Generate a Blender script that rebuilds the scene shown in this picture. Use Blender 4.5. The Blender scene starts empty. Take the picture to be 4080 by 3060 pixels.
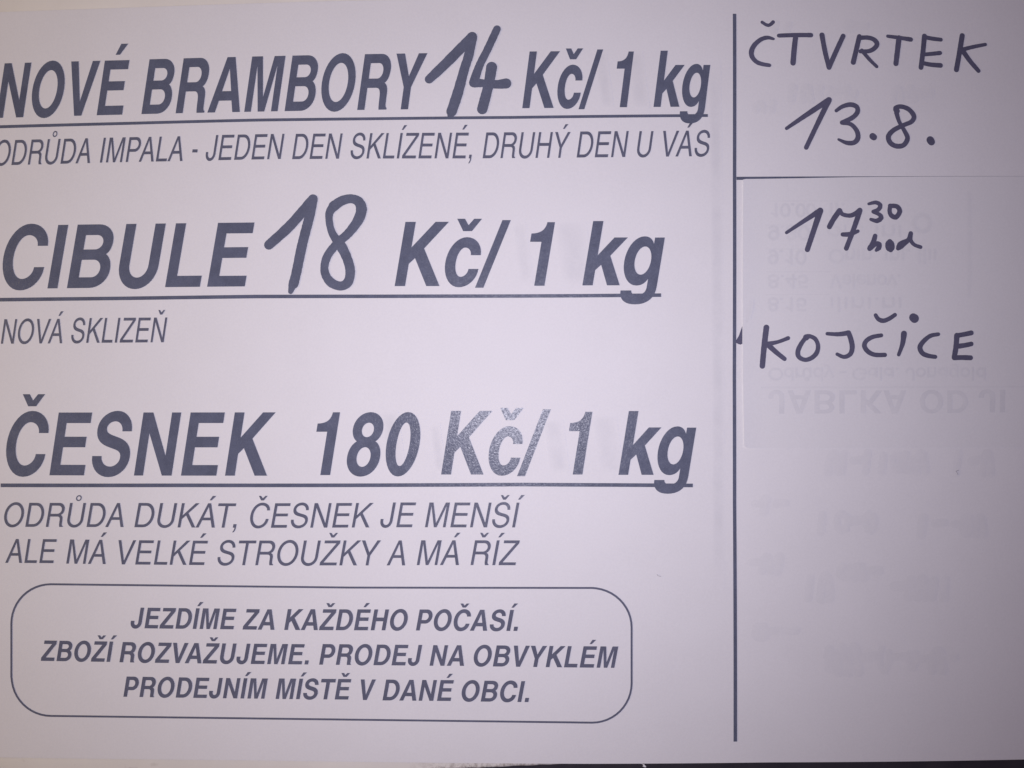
import bpy, bmesh, math, random
from mathutils import Vector, geometry

# ------------------------------------------------------------------ camera, world, lamps, exposure
sc = bpy.context.scene
COL = sc.collection
HZ = 1.5            # height of the middle of the notice above the floor, metres
DIST = 0.206        # phone to paper
BOW = 2.1e-4        # the sheet bows: it falls back by BOW * r^2 millimetres

cam = bpy.data.cameras.new('camera')
cam.sensor_fit = 'HORIZONTAL'
cam.sensor_width = 36.0
cam.lens = 26.003
cam.clip_start = 0.01
cam.clip_end = 50
cam_o = bpy.data.objects.new('camera', cam)
cam_o.location = (0, -DIST, HZ)
cam_o.rotation_euler = (math.radians(90), 0, 0)
COL.objects.link(cam_o)
sc.camera = cam_o

world = bpy.data.worlds.new('World')
sc.world = world
world.use_nodes = True
bg = world.node_tree.nodes['Background']
bg.inputs['Color'].default_value = (0.62, 0.38, 1.0, 1)
bg.inputs['Strength'].default_value = 0.066

def lamp(name, kind, loc, energy, color, size=None, target=None):
    l = bpy.data.lights.new(name, kind)
    l.energy = energy
    l.color = color
    if kind in ('POINT', 'SPOT'):
        l.shadow_soft_size = size
    elif kind == 'AREA':
        l.size = size
    o = bpy.data.objects.new(name, l)
    o.location = loc
    if target is not None:
        o.rotation_euler = (Vector(target) - Vector(loc)).to_track_quat('-Z', 'Y').to_euler()
    COL.objects.link(o)
    return o

FLASH = lamp('phone_flash', 'SPOT', (0.001, -DIST, HZ - 0.005), 1.53, (0.885, 0.860, 1.0), 0.0022, (-0.0452, 0, HZ + 0.033))
FLASH.data.spot_size = math.radians(170)      # the little lens over the flash throws most of its light forward
FLASH.data.spot_blend = 1.0
ROOM = lamp('room_lamp', 'AREA', (-1.3, -0.30, HZ + 0.05), 10.2, (1.0, 0.776, 0.333), 0.35, (0, 0, HZ))

sc.view_settings.view_transform = 'Standard'
sc.view_settings.look = 'None'
sc.view_settings.exposure = 0
sc.view_settings.gamma = 1

# ------------------------------------------------------------------ measured layout, millimetres from the middle of the sheet
# WORDS: text, start x y, end x y on the baseline, cap height at start and end
WORDS = {
 'H1': [('NOVÉ',-147.62,76.14,-108.73,76.39,15.85,15.69),('BRAMBORY',-104.98,76.44,-23.76,77.05,15.72,15.95),('Kč/',2.86,77.25,25.64,77.48,16.15,16.17),('1',29.41,77.61,34.28,77.63,16.08,16.08),('kg',39.7,77.74,55.86,77.97,16.04,16.07)],
 'H2': [('CIBULE',-145.05,27.04,-72.23,27.36,18.05,17.96),('Kč/',-32.75,27.3,-0.32,27.3,17.99,17.97),('1',5.04,27.37,12.01,27.37,18.0,18.0),('kg',19.6,27.48,42.74,27.58,18.0,18.03)],
 'H3': [('ČESNEK',-143.9,-25.93,-66.09,-25.67,17.82,17.75),('180',-54.67,-25.47,-25.53,-25.3,17.76,17.71),('Kč/',-19.77,-25.23,10.83,-25.23,17.75,17.75),('1',15.85,-25.23,22.41,-25.24,17.71,17.71),('kg',29.68,-25.34,51.47,-25.39,17.81,17.84)],
 'C1': [('ODRŮDA',-147.92,62.43,-119.71,62.66,7.21,7.15),('IMPALA',-116.84,62.74,-92.94,62.88,7.11,7.08),('-',-90.19,62.98,-88.59,62.96,7.14,7.14),('JEDEN',-86.31,62.97,-63.92,63.18,7.18,7.15),('DEN',-61.73,63.09,-47.49,63.13,7.18,7.17),('SKLÍZENÉ,',-45.24,63.14,-11.23,63.07,7.17,7.3),('DRUHÝ',-8.23,63.1,16.44,63.26,7.3,7.3),('DEN',18.07,63.33,32.72,63.53,7.35,7.36),('U',35.0,63.57,39.68,63.59,7.31,7.31),('VÁS',42.37,63.69,55.59,63.9,7.29,7.3)],
 'C2': [('NOVÁ',-145.43,11.44,-127.35,11.51,7.0,6.97),('SKLIZEŇ',-124.71,11.6,-96.92,11.73,7.04,6.99)],
 'C3': [('ODRŮDA',-144.67,-40.67,-109.69,-40.4,6.88,6.82),('DUKÁT,',-106.57,-40.41,-77.28,-40.33,6.89,6.85),('ČESNEK',-73.44,-40.34,-38.6,-40.07,6.9,6.88),('JE',-36.79,-40.02,-26.74,-39.99,6.96,6.95),('MENŠÍ',-24.31,-39.99,2.1,-40.01,6.95,6.95)],
 'C4': [('ALE',-144.52,-50.99,-129.16,-50.87,6.87,6.84),('MÁ',-126.5,-50.97,-114.96,-50.96,6.92,6.91),('VELKÉ',-111.18,-51.0,-85.46,-50.93,6.91,6.88),('STROUŽKY',-82.78,-50.92,-36.58,-50.72,6.95,7.05),('A',-35.06,-50.71,-29.86,-50.7,7.03,7.02),('MÁ',-26.62,-50.6,-14.82,-50.57,6.97,6.97),('ŘÍZ',-11.59,-50.57,2.19,-50.6,6.97,6.97)],
 'M1': [('JEZDÍME',-107.97,-69.12,-77.52,-69.08,5.91,5.88),('ZA',-75.84,-69.1,-66.77,-69.11,5.83,5.82),('KAŽDÉHO',-64.02,-69.12,-29.15,-69.0,5.94,5.92),('POČASÍ.',-26.92,-69.02,1.68,-69.1,5.95,5.95)],
 'M2': [('ZBOŽÍ',-134.48,-79.0,-113.08,-78.9,5.91,5.87),('ROZVAŽUJEME.',-111.4,-78.96,-57.1,-78.86,5.84,5.78),('PRODEJ',-54.22,-78.88,-25.14,-78.96,5.89,5.87),('NA',-23.13,-79.0,-13.46,-79.01,5.86,5.86),('OBVYKLÉM',-10.74,-79.08,29.81,-79.64,5.98,6.08)],
 'M3': [('PRODEJNÍM',-110.44,-88.87,-68.79,-88.78,5.86,5.82),('MÍSTĚ',-66.68,-88.81,-45.15,-88.77,5.89,5.87),('V',-42.5,-88.88,-38.2,-88.85,5.9,5.89),('DANÉ',-36.41,-88.93,-16.29,-89.02,5.96,5.96),('OBCI.',-14.15,-89.09,4.81,-89.31,5.97,5.97)],
}
LINES = {
 'U1': [(-151.77,73.55,0.88),(-146.51,73.58,0.88),(-108.84,73.85,0.85),(-72.08,74.28,0.84),(-39.78,74.38,0.83),(0.0,74.64,0.82),(35.9,75.15,0.82),(55.01,75.42,0.82)],
 'U2': [(-150.26,23.97,1.05),(-145.77,23.99,1.05),(-108.29,24.16,1.02),(-71.72,24.5,1.01),(-35.72,24.46,1.0),(0.0,24.5,0.99),(18.19,24.59,0.99),(41.62,24.8,1.0)],
 'U3': [(-145.59,-28.84,1.07),(-94.6,-28.49,1.05),(-44.87,-28.28,1.04),(2.66,-28.02,1.04),(29.41,-28.17,1.04),(50.52,-28.34,1.04)],
 'VR': [(62.91,104.67,1.0),(62.43,58.45,0.99),(62.16,2.11,0.99),(62.29,-33.02,0.99),(63.08,-101.02,1.02)],
 'HR': [(62.96,57.69,0.89),(103.52,58.19,0.9),(150.71,58.96,0.92)],
 'BOX': [(-131.12,-56.92,0.57),(-127.14,-56.9,0.57),(-123.17,-56.89,0.57),(-119.22,-56.88,0.57),(-115.28,-56.87,0.57),(-111.34,-56.86,0.57),(-107.42,-56.85,0.57),(-103.51,-56.85,0.57),(-99.61,-56.84,0.57),(-95.71,-56.84,0.57),(-91.83,-56.84,0.57),(-87.95,-56.85,0.57),(-84.08,-56.85,0.57),(-80.22,-56.86,0.57),(-76.37,-56.87,0.56),(-72.53,-56.88,0.56),(-68.69,-56.89,0.56),(-64.85,-56.9,0.56),(-61.02,-56.91,0.56),(-57.2,-56.93,0.56),(-53.38,-56.95,0.56),(-49.57,-56.97,0.56),(-45.76,-56.99,0.56),(-41.96,-56.98,0.56),(-38.16,-56.97,0.56),(-34.36,-56.96,0.56),(-30.57,-56.95,0.56),(-26.78,-56.95,0.56),(-22.99,-56.94,0.56),(-19.2,-56.94,0.56),(-15.42,-56.94,0.56),(-11.63,-56.94,0.56),(-7.85,-56.94,0.56),(-4.07,-56.94,0.56),(-0.28,-56.95,0.56),(3.5,-56.95,0.56),(7.28,-56.96,0.56),(11.06,-56.97,0.56),(14.85,-56.98,0.56),(18.63,-57.0,0.56),(22.42,-57.01,0.56),(23.49,-57.11,0.57),(24.96,-57.4,0.57),(26.38,-57.87,0.57),(27.73,-58.51,0.57),(28.98,-59.33,0.57),(30.11,-60.29,0.57),(31.1,-61.38,0.57),(31.94,-62.6,0.57),(32.61,-63.9,0.57),(33.1,-65.28,0.57),(33.4,-66.71,0.57),(33.5,-68.17,0.57),(33.51,-70.14,0.57),(33.52,-72.12,0.57),(33.53,-74.1,0.57),(33.54,-76.08,0.57),(33.55,-78.06,0.57),(33.56,-80.05,0.57),(33.57,-82.03,0.57),(33.59,-84.02,0.57),(33.5,-85.48,0.57),(33.22,-86.93,0.57),(32.77,-88.32,0.57),(32.13,-89.63,0.57),(31.33,-90.85,0.57),(30.38,-91.96,0.57),(29.3,-92.92,0.57),(28.09,-93.73,0.57),(26.79,-94.38,0.57),(25.42,-94.85,0.57),(24.0,-95.13,0.57),(22.55,-95.22,0.57),(18.74,-95.16,0.57),(14.94,-95.09,0.57),(11.13,-95.04,0.57),(7.33,-94.98,0.57),(3.53,-94.93,0.57),(-0.28,-94.88,0.57),(-4.08,-94.83,0.57),(-7.88,-94.79,0.57),(-11.68,-94.75,0.57),(-15.49,-94.71,0.57),(-19.29,-94.67,0.57),(-23.1,-94.64,0.57),(-26.91,-94.61,0.57),(-30.72,-94.59,0.57),(-34.54,-94.56,0.57),(-38.35,-94.54,0.57),(-42.17,-94.52,0.57),(-46.0,-94.51,0.57),(-49.83,-94.49,0.57),(-53.66,-94.48,0.57),(-57.5,-94.48,0.57),(-61.34,-94.47,0.57),(-65.19,-94.47,0.57),(-69.04,-94.47,0.57),(-72.9,-94.48,0.57),(-76.77,-94.48,0.57),(-80.64,-94.5,0.57),(-84.52,-94.51,0.57),(-88.41,-94.52,0.57),(-92.31,-94.54,0.57),(-96.22,-94.57,0.57),(-100.13,-94.59,0.57),(-104.06,-94.62,0.57),(-107.99,-94.65,0.57),(-111.94,-94.69,0.57),(-115.89,-94.72,0.57),(-119.86,-94.77,0.57),(-123.84,-94.81,0.57),(-127.83,-94.86,0.57),(-131.83,-94.91,0.58),(-133.35,-94.85,0.58),(-134.84,-94.59,0.58),(-136.28,-94.15,0.58),(-137.64,-93.52,0.58),(-138.89,-92.72,0.58),(-140.02,-91.76,0.58),(-141.01,-90.65,0.58),(-141.83,-89.43,0.58),(-142.48,-88.1,0.58),(-142.93,-86.69,0.58),(-143.2,-85.23,0.58),(-143.34,-83.74,0.58),(-143.29,-81.82,0.58),(-143.24,-79.9,0.58),(-143.2,-77.99,0.58),(-143.15,-76.07,0.58),(-143.11,-74.16,0.58),(-143.07,-72.25,0.58),(-143.03,-70.35,0.58),(-142.99,-68.44,0.58),(-142.86,-66.96,0.58),(-142.53,-65.49,0.58),(-142.01,-64.08,0.58),(-141.31,-62.74,0.58),(-140.44,-61.49,0.58),(-139.41,-60.36,0.58),(-138.24,-59.36,0.58),(-136.96,-58.52,0.58),(-135.58,-57.85,0.58),(-134.13,-57.35,0.57),(-132.64,-57.04,0.57),(-131.12,-56.92,0.57)],
}
PEN = {
 'weekday': [[(70.72,102.33,0.86),(71.62,101.74,0.9),(72.52,101.44,0.94),(73.32,101.85,0.98),(73.88,102.42,1.02)],[(73.93,97.54,0.7),(72.27,97.92,1.1),(70.37,97.37,1.2),(68.49,95.75,1.31),(67.6,93.95,1.41),(67.74,92.36,1.31),(68.94,90.91,1.21),(70.67,90.25,1.12),(72.64,89.96,1.02)],[(75.45,98.53,1.1),(79.81,98.75,1.18),(84.66,98.83,1.26)],[(80.29,98.44,1.41),(79.83,94.92,1.45),(79.41,90.73,1.49)],[(87.85,98.89,1.41),(88.21,96.66,1.38),(88.79,93.47,1.36),(89.72,89.58,1.33)],[(89.72,89.58,1.33),(91.67,93.92,1.33),(93.96,98.72,1.34)],[(98.64,98.69,1.34),(97.68,94.83,1.38),(96.74,91.18,1.41)],[(98.47,98.25,1.18),(100.96,98.42,1.23),(102.84,97.89,1.29),(103.74,96.63,1.34),(102.91,95.33,1.26),(101.29,94.5,1.18),(98.88,94.37,1.1)],[(99.28,94.66,1.1),(101.44,92.1,1.02),(103.49,90.1,0.94)],[(106.89,98.94,0.95),(109.82,98.61,1.1),(113.57,98.13,1.26)],[(110.15,98.49,1.5),(109.62,94.67,1.46),(109.1,91.05,1.42)],[(117.61,99.19,1.42),(117.1,94.83,1.38),(116.39,90.08,1.34)],[(117.53,98.94,1.18),(119.95,98.52,1.15),(122.39,98.29,1.11)],[(117.41,93.87,1.03),(119.85,94.13,1.11),(122.05,94.42,1.19)],[(117.27,91.3,1.18),(119.37,90.95,1.26),(122.13,90.81,1.34)],[(128.75,99.62,1.43),(127.81,94.68,1.42),(126.79,89.67,1.42)],[(128.24,95.42,1.19),(131.74,96.39,1.07),(135.54,97.22,0.95)],[(128.65,95.43,1.43),(130.82,92.34,1.31),(133.29,89.5,1.19)]],
 'date': [[(77.31,71.98,0.94),(83.05,75.92,1.33),(89.54,80.28,1.57)],[(89.58,80.28,1.57),(86.27,73.59,1.33),(82.86,66.61,1.25)],[(91.6,77.22,0.94),(93.41,78.44,1.14),(95.73,79.03,1.33),(97.52,78.42,1.33),(97.7,76.91,1.33),(96.24,75.31,1.29),(93.23,73.84,1.25)],[(93.23,73.84,1.25),(95.73,73.4,1.17),(97.42,71.57,1.29),(97.75,69.6,1.41),(96.65,68.2,1.29),(94.46,68.09,1.17),(92.17,69.01,0.7)],[(101.99,70.05,1.8),(102.31,69.82,1.8)],[(118.7,69.24,2.05),(119.02,68.77,2.05)],[(109.12,77.42,1.65),(108.78,78.21,1.34),(110.31,78.71,1.26),(112.56,77.95,1.3),(114.06,76.07,1.34),(113.38,74.47,1.26),(110.95,73.36,1.18),(108.11,71.92,1.29),(106.56,70.12,1.41),(107.05,68.27,1.38),(108.84,67.34,1.34),(110.94,67.69,1.34),(112.09,69.61,1.34),(111.32,71.58,1.22),(109.76,74.33,1.1),(109.0,76.9,1.34)]],
 'hour': [[(76.97,42.44,0.86),(81.95,45.75,1.17),(86.64,48.76,1.56)],[(86.64,48.72,1.64),(84.9,43.63,1.48),(82.88,37.72,1.4)],[(89.21,44.21,1.4),(90.45,46.41,1.44),(92.1,48.69,1.48)],[(92.18,48.77,1.41),(92.96,47.76,1.09),(95.02,47.39,1.17),(96.62,47.95,1.29),(97.98,48.94,1.41)],[(98.02,48.86,1.41),(96.18,43.72,1.37),(94.0,38.15,1.33)],[(92.99,42.05,1.17),(94.98,42.14,1.25),(97.37,43.02,0.94)]],
 'minutes': [[(100.55,50.77,0.78),(102.63,51.19,1.1),(103.9,50.45,1.18),(103.33,49.19,1.18),(101.8,48.59,1.02)],[(102.0,48.47,1.02),(103.59,47.78,1.1),(104.1,46.85,1.33),(102.89,45.97,1.25),(101.1,46.38,0.86)],[(106.69,50.29,1.18),(108.7,50.11,1.26),(109.48,48.71,1.34),(108.34,47.08,1.33),(106.91,47.66,1.26),(106.52,48.99,1.18),(106.77,50.25,1.18)]],
 'unit': [[(102.3,41.73,1.25),(101.72,39.85,1.41),(100.67,38.12,1.33)],[(100.91,38.43,1.57),(102.44,39.54,1.33),(103.55,39.39,1.18),(103.3,38.37,1.41),(102.58,37.66,0.86)],[(106.51,39.34,2.51),(106.58,38.63,2.59)],[(106.51,40.08,1.57),(106.73,37.85,1.41)],[(108.9,38.26,1.18),(109.63,39.13,2.04),(110.51,39.77,1.73),(111.93,40.72,1.26),(112.59,42.49,1.26)],[(112.59,42.49,1.26),(112.53,40.73,1.1),(113.52,39.36,1.02),(115.4,38.67,1.02)]],
 'village': [[(71.16,15.78,1.56),(70.48,10.12,1.52),(70.01,5.04,1.48)],[(70.6,11.05,1.4),(74.32,11.75,1.01),(77.31,12.85,1.09)],[(71.77,10.82,1.48),(73.93,8.88,1.32),(76.28,7.03,1.17)],[(82.42,13.05,1.72),(83.37,13.4,1.17),(85.02,12.63,1.17),(85.8,10.84,1.17),(85.49,8.9,1.25),(84.14,7.42,1.25),(82.17,6.76,1.17),(80.36,7.57,1.25),(80.09,9.2,1.33),(81.0,11.22,1.25),(82.34,13.05,1.17)],[(88.42,14.11,0.94),(91.66,13.97,1.17),(94.51,14.36,1.41)],[(94.51,14.36,1.41),(95.14,12.69,1.41),(95.57,10.36,1.41),(95.01,8.41,1.25),(93.23,7.59,1.1),(91.25,8.37,0.94)],[(102.31,19.34,1.1),(103.02,18.29,1.18),(104.46,17.79,1.26),(106.17,18.38,1.18),(107.86,19.48,1.1)],[(103.89,13.69,1.1),(101.38,13.21,1.18),(99.58,12.12,1.25),(99.02,10.75,1.33),(99.97,9.2,1.28),(101.96,8.23,1.23),(104.91,8.19,1.18)],[(113.18,18.72,2.29),(113.5,18.49,2.45)],[(110.44,14.18,1.66),(110.03,11.36,1.3),(108.9,8.24,0.95)],[(120.4,14.05,1.03),(117.98,13.54,1.16),(115.84,11.77,1.29),(115.03,10.2,1.42),(115.83,8.64,1.32),(117.56,7.94,1.21),(119.49,7.67,1.11)],[(125.81,13.68,1.51),(125.55,10.62,1.47),(125.02,7.49,1.43)],[(125.81,13.68,1.27),(128.08,14.08,1.31),(130.02,14.48,1.35)],[(125.72,10.62,1.35),(128.07,10.94,1.31),(130.01,11.34,1.27)],[(125.02,7.41,1.35),(127.25,7.49,1.35),(129.8,7.42,1.35)]],
 'price1': [[(-23.26,85.52,2.37),(-18.27,90.32,2.7),(-11.2,97.65,2.64)],[(-11.07,97.59,2.5),(-12.16,92.29,2.5),(-13.39,88.32,2.5),(-15.16,81.73,2.82),(-16.93,76.32,2.81)],[(-16.93,76.32,1.96),(-17.51,75.3,1.18)],[(-4.23,99.8,2.04),(-6.9,93.93,2.1),(-9.16,89.3,2.17),(-10.72,84.62,2.49)],[(-10.72,84.49,2.56),(-7.21,84.29,2.03),(-4.29,84.02,2.36),(-1.62,84.28,2.75)],[(-5.72,88.9,2.89),(-6.62,83.69,2.75),(-8.33,76.99,2.81)]],
 'price2': [[(-68.11,38.97,2.56),(-62.0,44.53,2.76),(-55.77,51.79,2.56)],[(-55.57,51.86,2.3),(-56.72,46.78,2.62),(-58.7,38.98,2.62),(-60.3,31.2,2.61),(-61.1,28.02,2.68)],[(-61.33,27.79,2.29),(-61.91,25.85,1.37)],[(-49.89,49.74,2.75),(-47.68,51.23,2.55),(-45.08,51.83,2.42),(-42.93,51.01,2.61),(-42.08,48.82,2.94),(-43.04,45.74,2.74),(-45.69,42.18,2.41),(-48.74,39.43,2.28),(-51.46,36.03,2.28),(-52.42,32.79,2.15),(-51.96,30.2,2.28),(-50.32,28.18,2.47),(-47.76,27.36,2.41),(-45.78,28.49,2.54),(-45.17,31.47,2.6),(-45.99,34.88,2.54),(-47.63,38.29,2.74),(-50.18,42.03,2.09),(-51.11,45.45,1.96),(-51.02,48.05,2.16),(-49.76,49.8,2.62)]],
 'ghost_rules': [[(71.47,51.3,0.2),(84.9,51.45,0.2)],[(85.11,51.45,0.16),(97.8,51.57,0.16)],[(71.22,44.54,0.18),(91.49,44.69,0.14)],[(71.18,37.8,0.18),(85.21,37.92,0.18)],[(71.35,31.39,0.16),(89.32,31.56,0.25)],[(71.12,24.99,0.18),(89.28,25.15,0.14)],[(129.82,54.24,0.75),(129.75,40.57,0.83),(129.44,25.09,0.83)],[(69.78,-0.98,0.38),(109.93,-0.88,0.38),(145.69,-0.77,0.31)]],
 'ghost_swipe': [[(66.49,22.91,1.02),(66.07,20.26,1.22),(65.55,17.41,0.61)]],
 'ghost_times': [[(72.83,47.85,0.54),(73.68,47.57,0.54),(74.05,46.99,0.54)],[(74.05,46.99,0.54),(74.08,50.53,0.54)],[(77.79,48.75,0.54),(77.68,48.03,0.54),(77.36,47.45,0.54),(76.9,47.13,0.54),(76.4,47.12,0.54),(75.95,47.44,0.54),(75.64,48.02,0.54),(75.53,48.74,0.54),(75.65,49.46,0.54),(75.96,50.04,0.54),(76.42,50.36,0.54),(76.93,50.37,0.54),(77.38,50.05,0.54),(77.69,49.47,0.54),(77.79,48.75,0.54)],[(78.71,50.42,0.54),(78.85,50.42,0.54)],[(82.15,48.79,0.54),(82.03,48.06,0.54),(81.71,47.48,0.54),(81.25,47.16,0.54),(80.74,47.15,0.54),(80.29,47.47,0.54),(79.98,48.05,0.54),(79.87,48.77,0.54),(79.99,49.49,0.54),(80.31,50.07,0.54),(80.77,50.4,0.54),(81.28,50.4,0.54),(81.73,50.08,0.54),(82.04,49.51,0.54),(82.15,48.79,0.54)],[(85.08,48.81,0.54),(84.96,48.09,0.54),(84.64,47.51,0.54),(84.19,47.18,0.54),(83.68,47.18,0.54),(83.23,47.5,0.54),(82.92,48.07,0.54),(82.81,48.79,0.54),(82.93,49.51,0.54),(83.25,50.1,0.54),(83.71,50.42,0.54),(84.21,50.43,0.54),(84.67,50.11,0.54),(84.98,49.53,0.54),(85.08,48.81,0.54)],[(74.47,41.76,0.59),(74.35,41.26,0.59),(74.02,40.86,0.59),(73.56,40.64,0.59),(73.04,40.64,0.59),(72.57,40.85,0.59),(72.25,41.25,0.59),(72.14,41.75,0.59),(72.26,42.25,0.59),(72.58,42.65,0.59),(73.05,42.87,0.59),(73.57,42.88,0.59),(74.03,42.66,0.59),(74.35,42.26,0.59),(74.47,41.76,0.59)],[(74.52,41.76,0.59),(74.47,42.99,0.59),(73.93,44.05,0.59),(73.04,44.25,0.59),(72.26,43.81,0.59)],[(75.7,44.23,0.59),(75.87,44.23,0.59)],[(77.3,41.18,0.59),(77.53,40.89,0.59),(77.89,40.7,0.59),(78.32,40.64,0.59),(78.75,40.73,0.59),(79.09,40.94,0.59),(79.3,41.25,0.59),(79.34,41.59,0.59),(79.19,41.92,0.59),(78.88,42.16,0.59),(78.48,42.29,0.59)],[(78.41,42.35,0.59),(78.93,42.48,0.59),(79.34,42.77,0.59),(79.56,43.17,0.59),(79.54,43.6,0.59),(79.29,43.98,0.59),(78.85,44.23,0.59),(78.31,44.32,0.59),(77.77,44.23,0.59),(77.33,43.96,0.59),(77.07,43.58,0.59)],[(83.19,42.45,0.59),(83.05,41.66,0.59),(82.67,41.03,0.59),(82.14,40.67,0.59),(81.54,40.67,0.59),(81.01,41.01,0.59),(80.64,41.65,0.59),(80.52,42.44,0.59),(80.66,43.23,0.59),(81.03,43.86,0.59),(81.57,44.22,0.59),(82.16,44.23,0.59),(82.69,43.88,0.59),(83.06,43.25,0.59),(83.19,42.45,0.59)],[(74.2,34.89,0.58),(74.09,34.4,0.58),(73.8,34.01,0.58),(73.36,33.79,0.58),(72.89,33.78,0.58),(72.46,34.0,0.58),(72.16,34.39,0.58),(72.06,34.88,0.58),(72.17,35.37,0.58),(72.47,35.76,0.58),(72.9,35.98,0.58),(73.38,35.98,0.58),(73.8,35.77,0.58),(74.1,35.38,0.58),(74.2,34.89,0.58)],[(74.25,34.89,0.58),(74.21,36.09,0.58),(73.7,37.14,0.58),(72.89,37.33,0.58),(72.17,36.89,0.58)],[(75.34,37.3,0.58),(75.49,37.3,0.58)],[(76.86,34.59,0.58),(77.78,34.29,0.58),(78.18,33.67,0.58)],[(78.18,33.67,0.58),(78.21,37.47,0.58)],[(82.24,35.55,0.58),(82.11,34.78,0.58),(81.77,34.15,0.58),(81.27,33.81,0.58),(80.73,33.8,0.58),(80.24,34.15,0.58),(79.9,34.77,0.58),(79.78,35.54,0.58),(79.91,36.32,0.58),(80.25,36.94,0.58),(80.75,37.29,0.58),(81.3,37.29,0.58),(81.79,36.95,0.58),(82.12,36.33,0.58),(82.24,35.55,0.58)],[(74.23,27.93,0.53),(74.13,27.58,0.53),(73.84,27.29,0.53),(73.43,27.14,0.53),(72.97,27.13,0.53),(72.55,27.29,0.53),(72.27,27.57,0.53),(72.17,27.92,0.53),(72.27,28.27,0.53),(72.56,28.56,0.53),(72.97,28.71,0.53),(73.43,28.72,0.53),(73.85,28.56,0.53),(74.13,28.28,0.53),(74.23,27.93,0.53)],[(74.46,29.59,0.53),(74.33,29.22,0.53),(73.98,28.92,0.53),(73.48,28.76,0.53),(72.93,28.75,0.53),(72.43,28.92,0.53),(72.08,29.21,0.53),(71.96,29.57,0.53),(72.08,29.94,0.53),(72.43,30.24,0.53),(72.93,30.4,0.53),(73.49,30.41,0.53),(73.99,30.25,0.53),(74.34,29.95,0.53),(74.46,29.59,0.53)],[(75.55,30.33,0.53),(75.71,30.33,0.53)],[(78.81,30.49,0.53),(78.8,26.96,0.53)],[(78.8,26.96,0.53),(76.85,29.42,0.53)],[(76.85,29.42,0.53),(79.57,29.43,0.53)],[(82.61,27.15,0.53),(80.76,27.15,0.53)],[(80.76,27.15,0.53),(80.5,28.73,0.53)],[(80.56,28.76,0.53),(81.05,28.48,0.53),(81.64,28.43,0.53),(82.2,28.61,0.53),(82.57,28.99,0.53),(82.68,29.46,0.53),(82.48,29.91,0.53),(82.03,30.22,0.53),(81.44,30.32,0.53),(80.87,30.19,0.53),(80.44,29.84,0.53)],[(74.09,21.45,0.53),(73.99,21.1,0.53),(73.72,20.82,0.53),(73.32,20.66,0.53),(72.88,20.66,0.53),(72.49,20.81,0.53),(72.21,21.09,0.53),(72.12,21.44,0.53),(72.22,21.79,0.53),(72.49,22.08,0.53),(72.89,22.23,0.53),(73.33,22.24,0.53),(73.72,22.08,0.53),(74.0,21.8,0.53),(74.09,21.45,0.53)],[(74.31,23.1,0.53),(74.19,22.74,0.53),(73.85,22.44,0.53),(73.37,22.28,0.53),(72.84,22.28,0.53),(72.36,22.44,0.53),(72.03,22.73,0.53),(71.91,23.1,0.53),(72.03,23.46,0.53),(72.37,23.76,0.53),(72.85,23.92,0.53),(73.38,23.92,0.53),(73.86,23.76,0.53),(74.19,23.47,0.53),(74.31,23.1,0.53)],[(75.35,23.85,0.53),(75.51,23.85,0.53)],[(76.9,21.39,0.53),(77.84,21.11,0.53),(78.26,20.55,0.53)],[(78.26,20.55,0.53),(78.27,24.0,0.53)],[(82.12,20.67,0.53),(80.34,20.66,0.53)],[(80.34,20.66,0.53),(80.09,22.24,0.53)],[(80.15,22.27,0.53),(80.61,21.99,0.53),(81.18,21.94,0.53),(81.72,22.12,0.53),(82.08,22.5,0.53),(82.17,22.97,0.53),(81.98,23.42,0.53),(81.55,23.73,0.53),(80.99,23.83,0.53),(80.44,23.7,0.53),(80.04,23.35,0.53)]],
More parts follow.
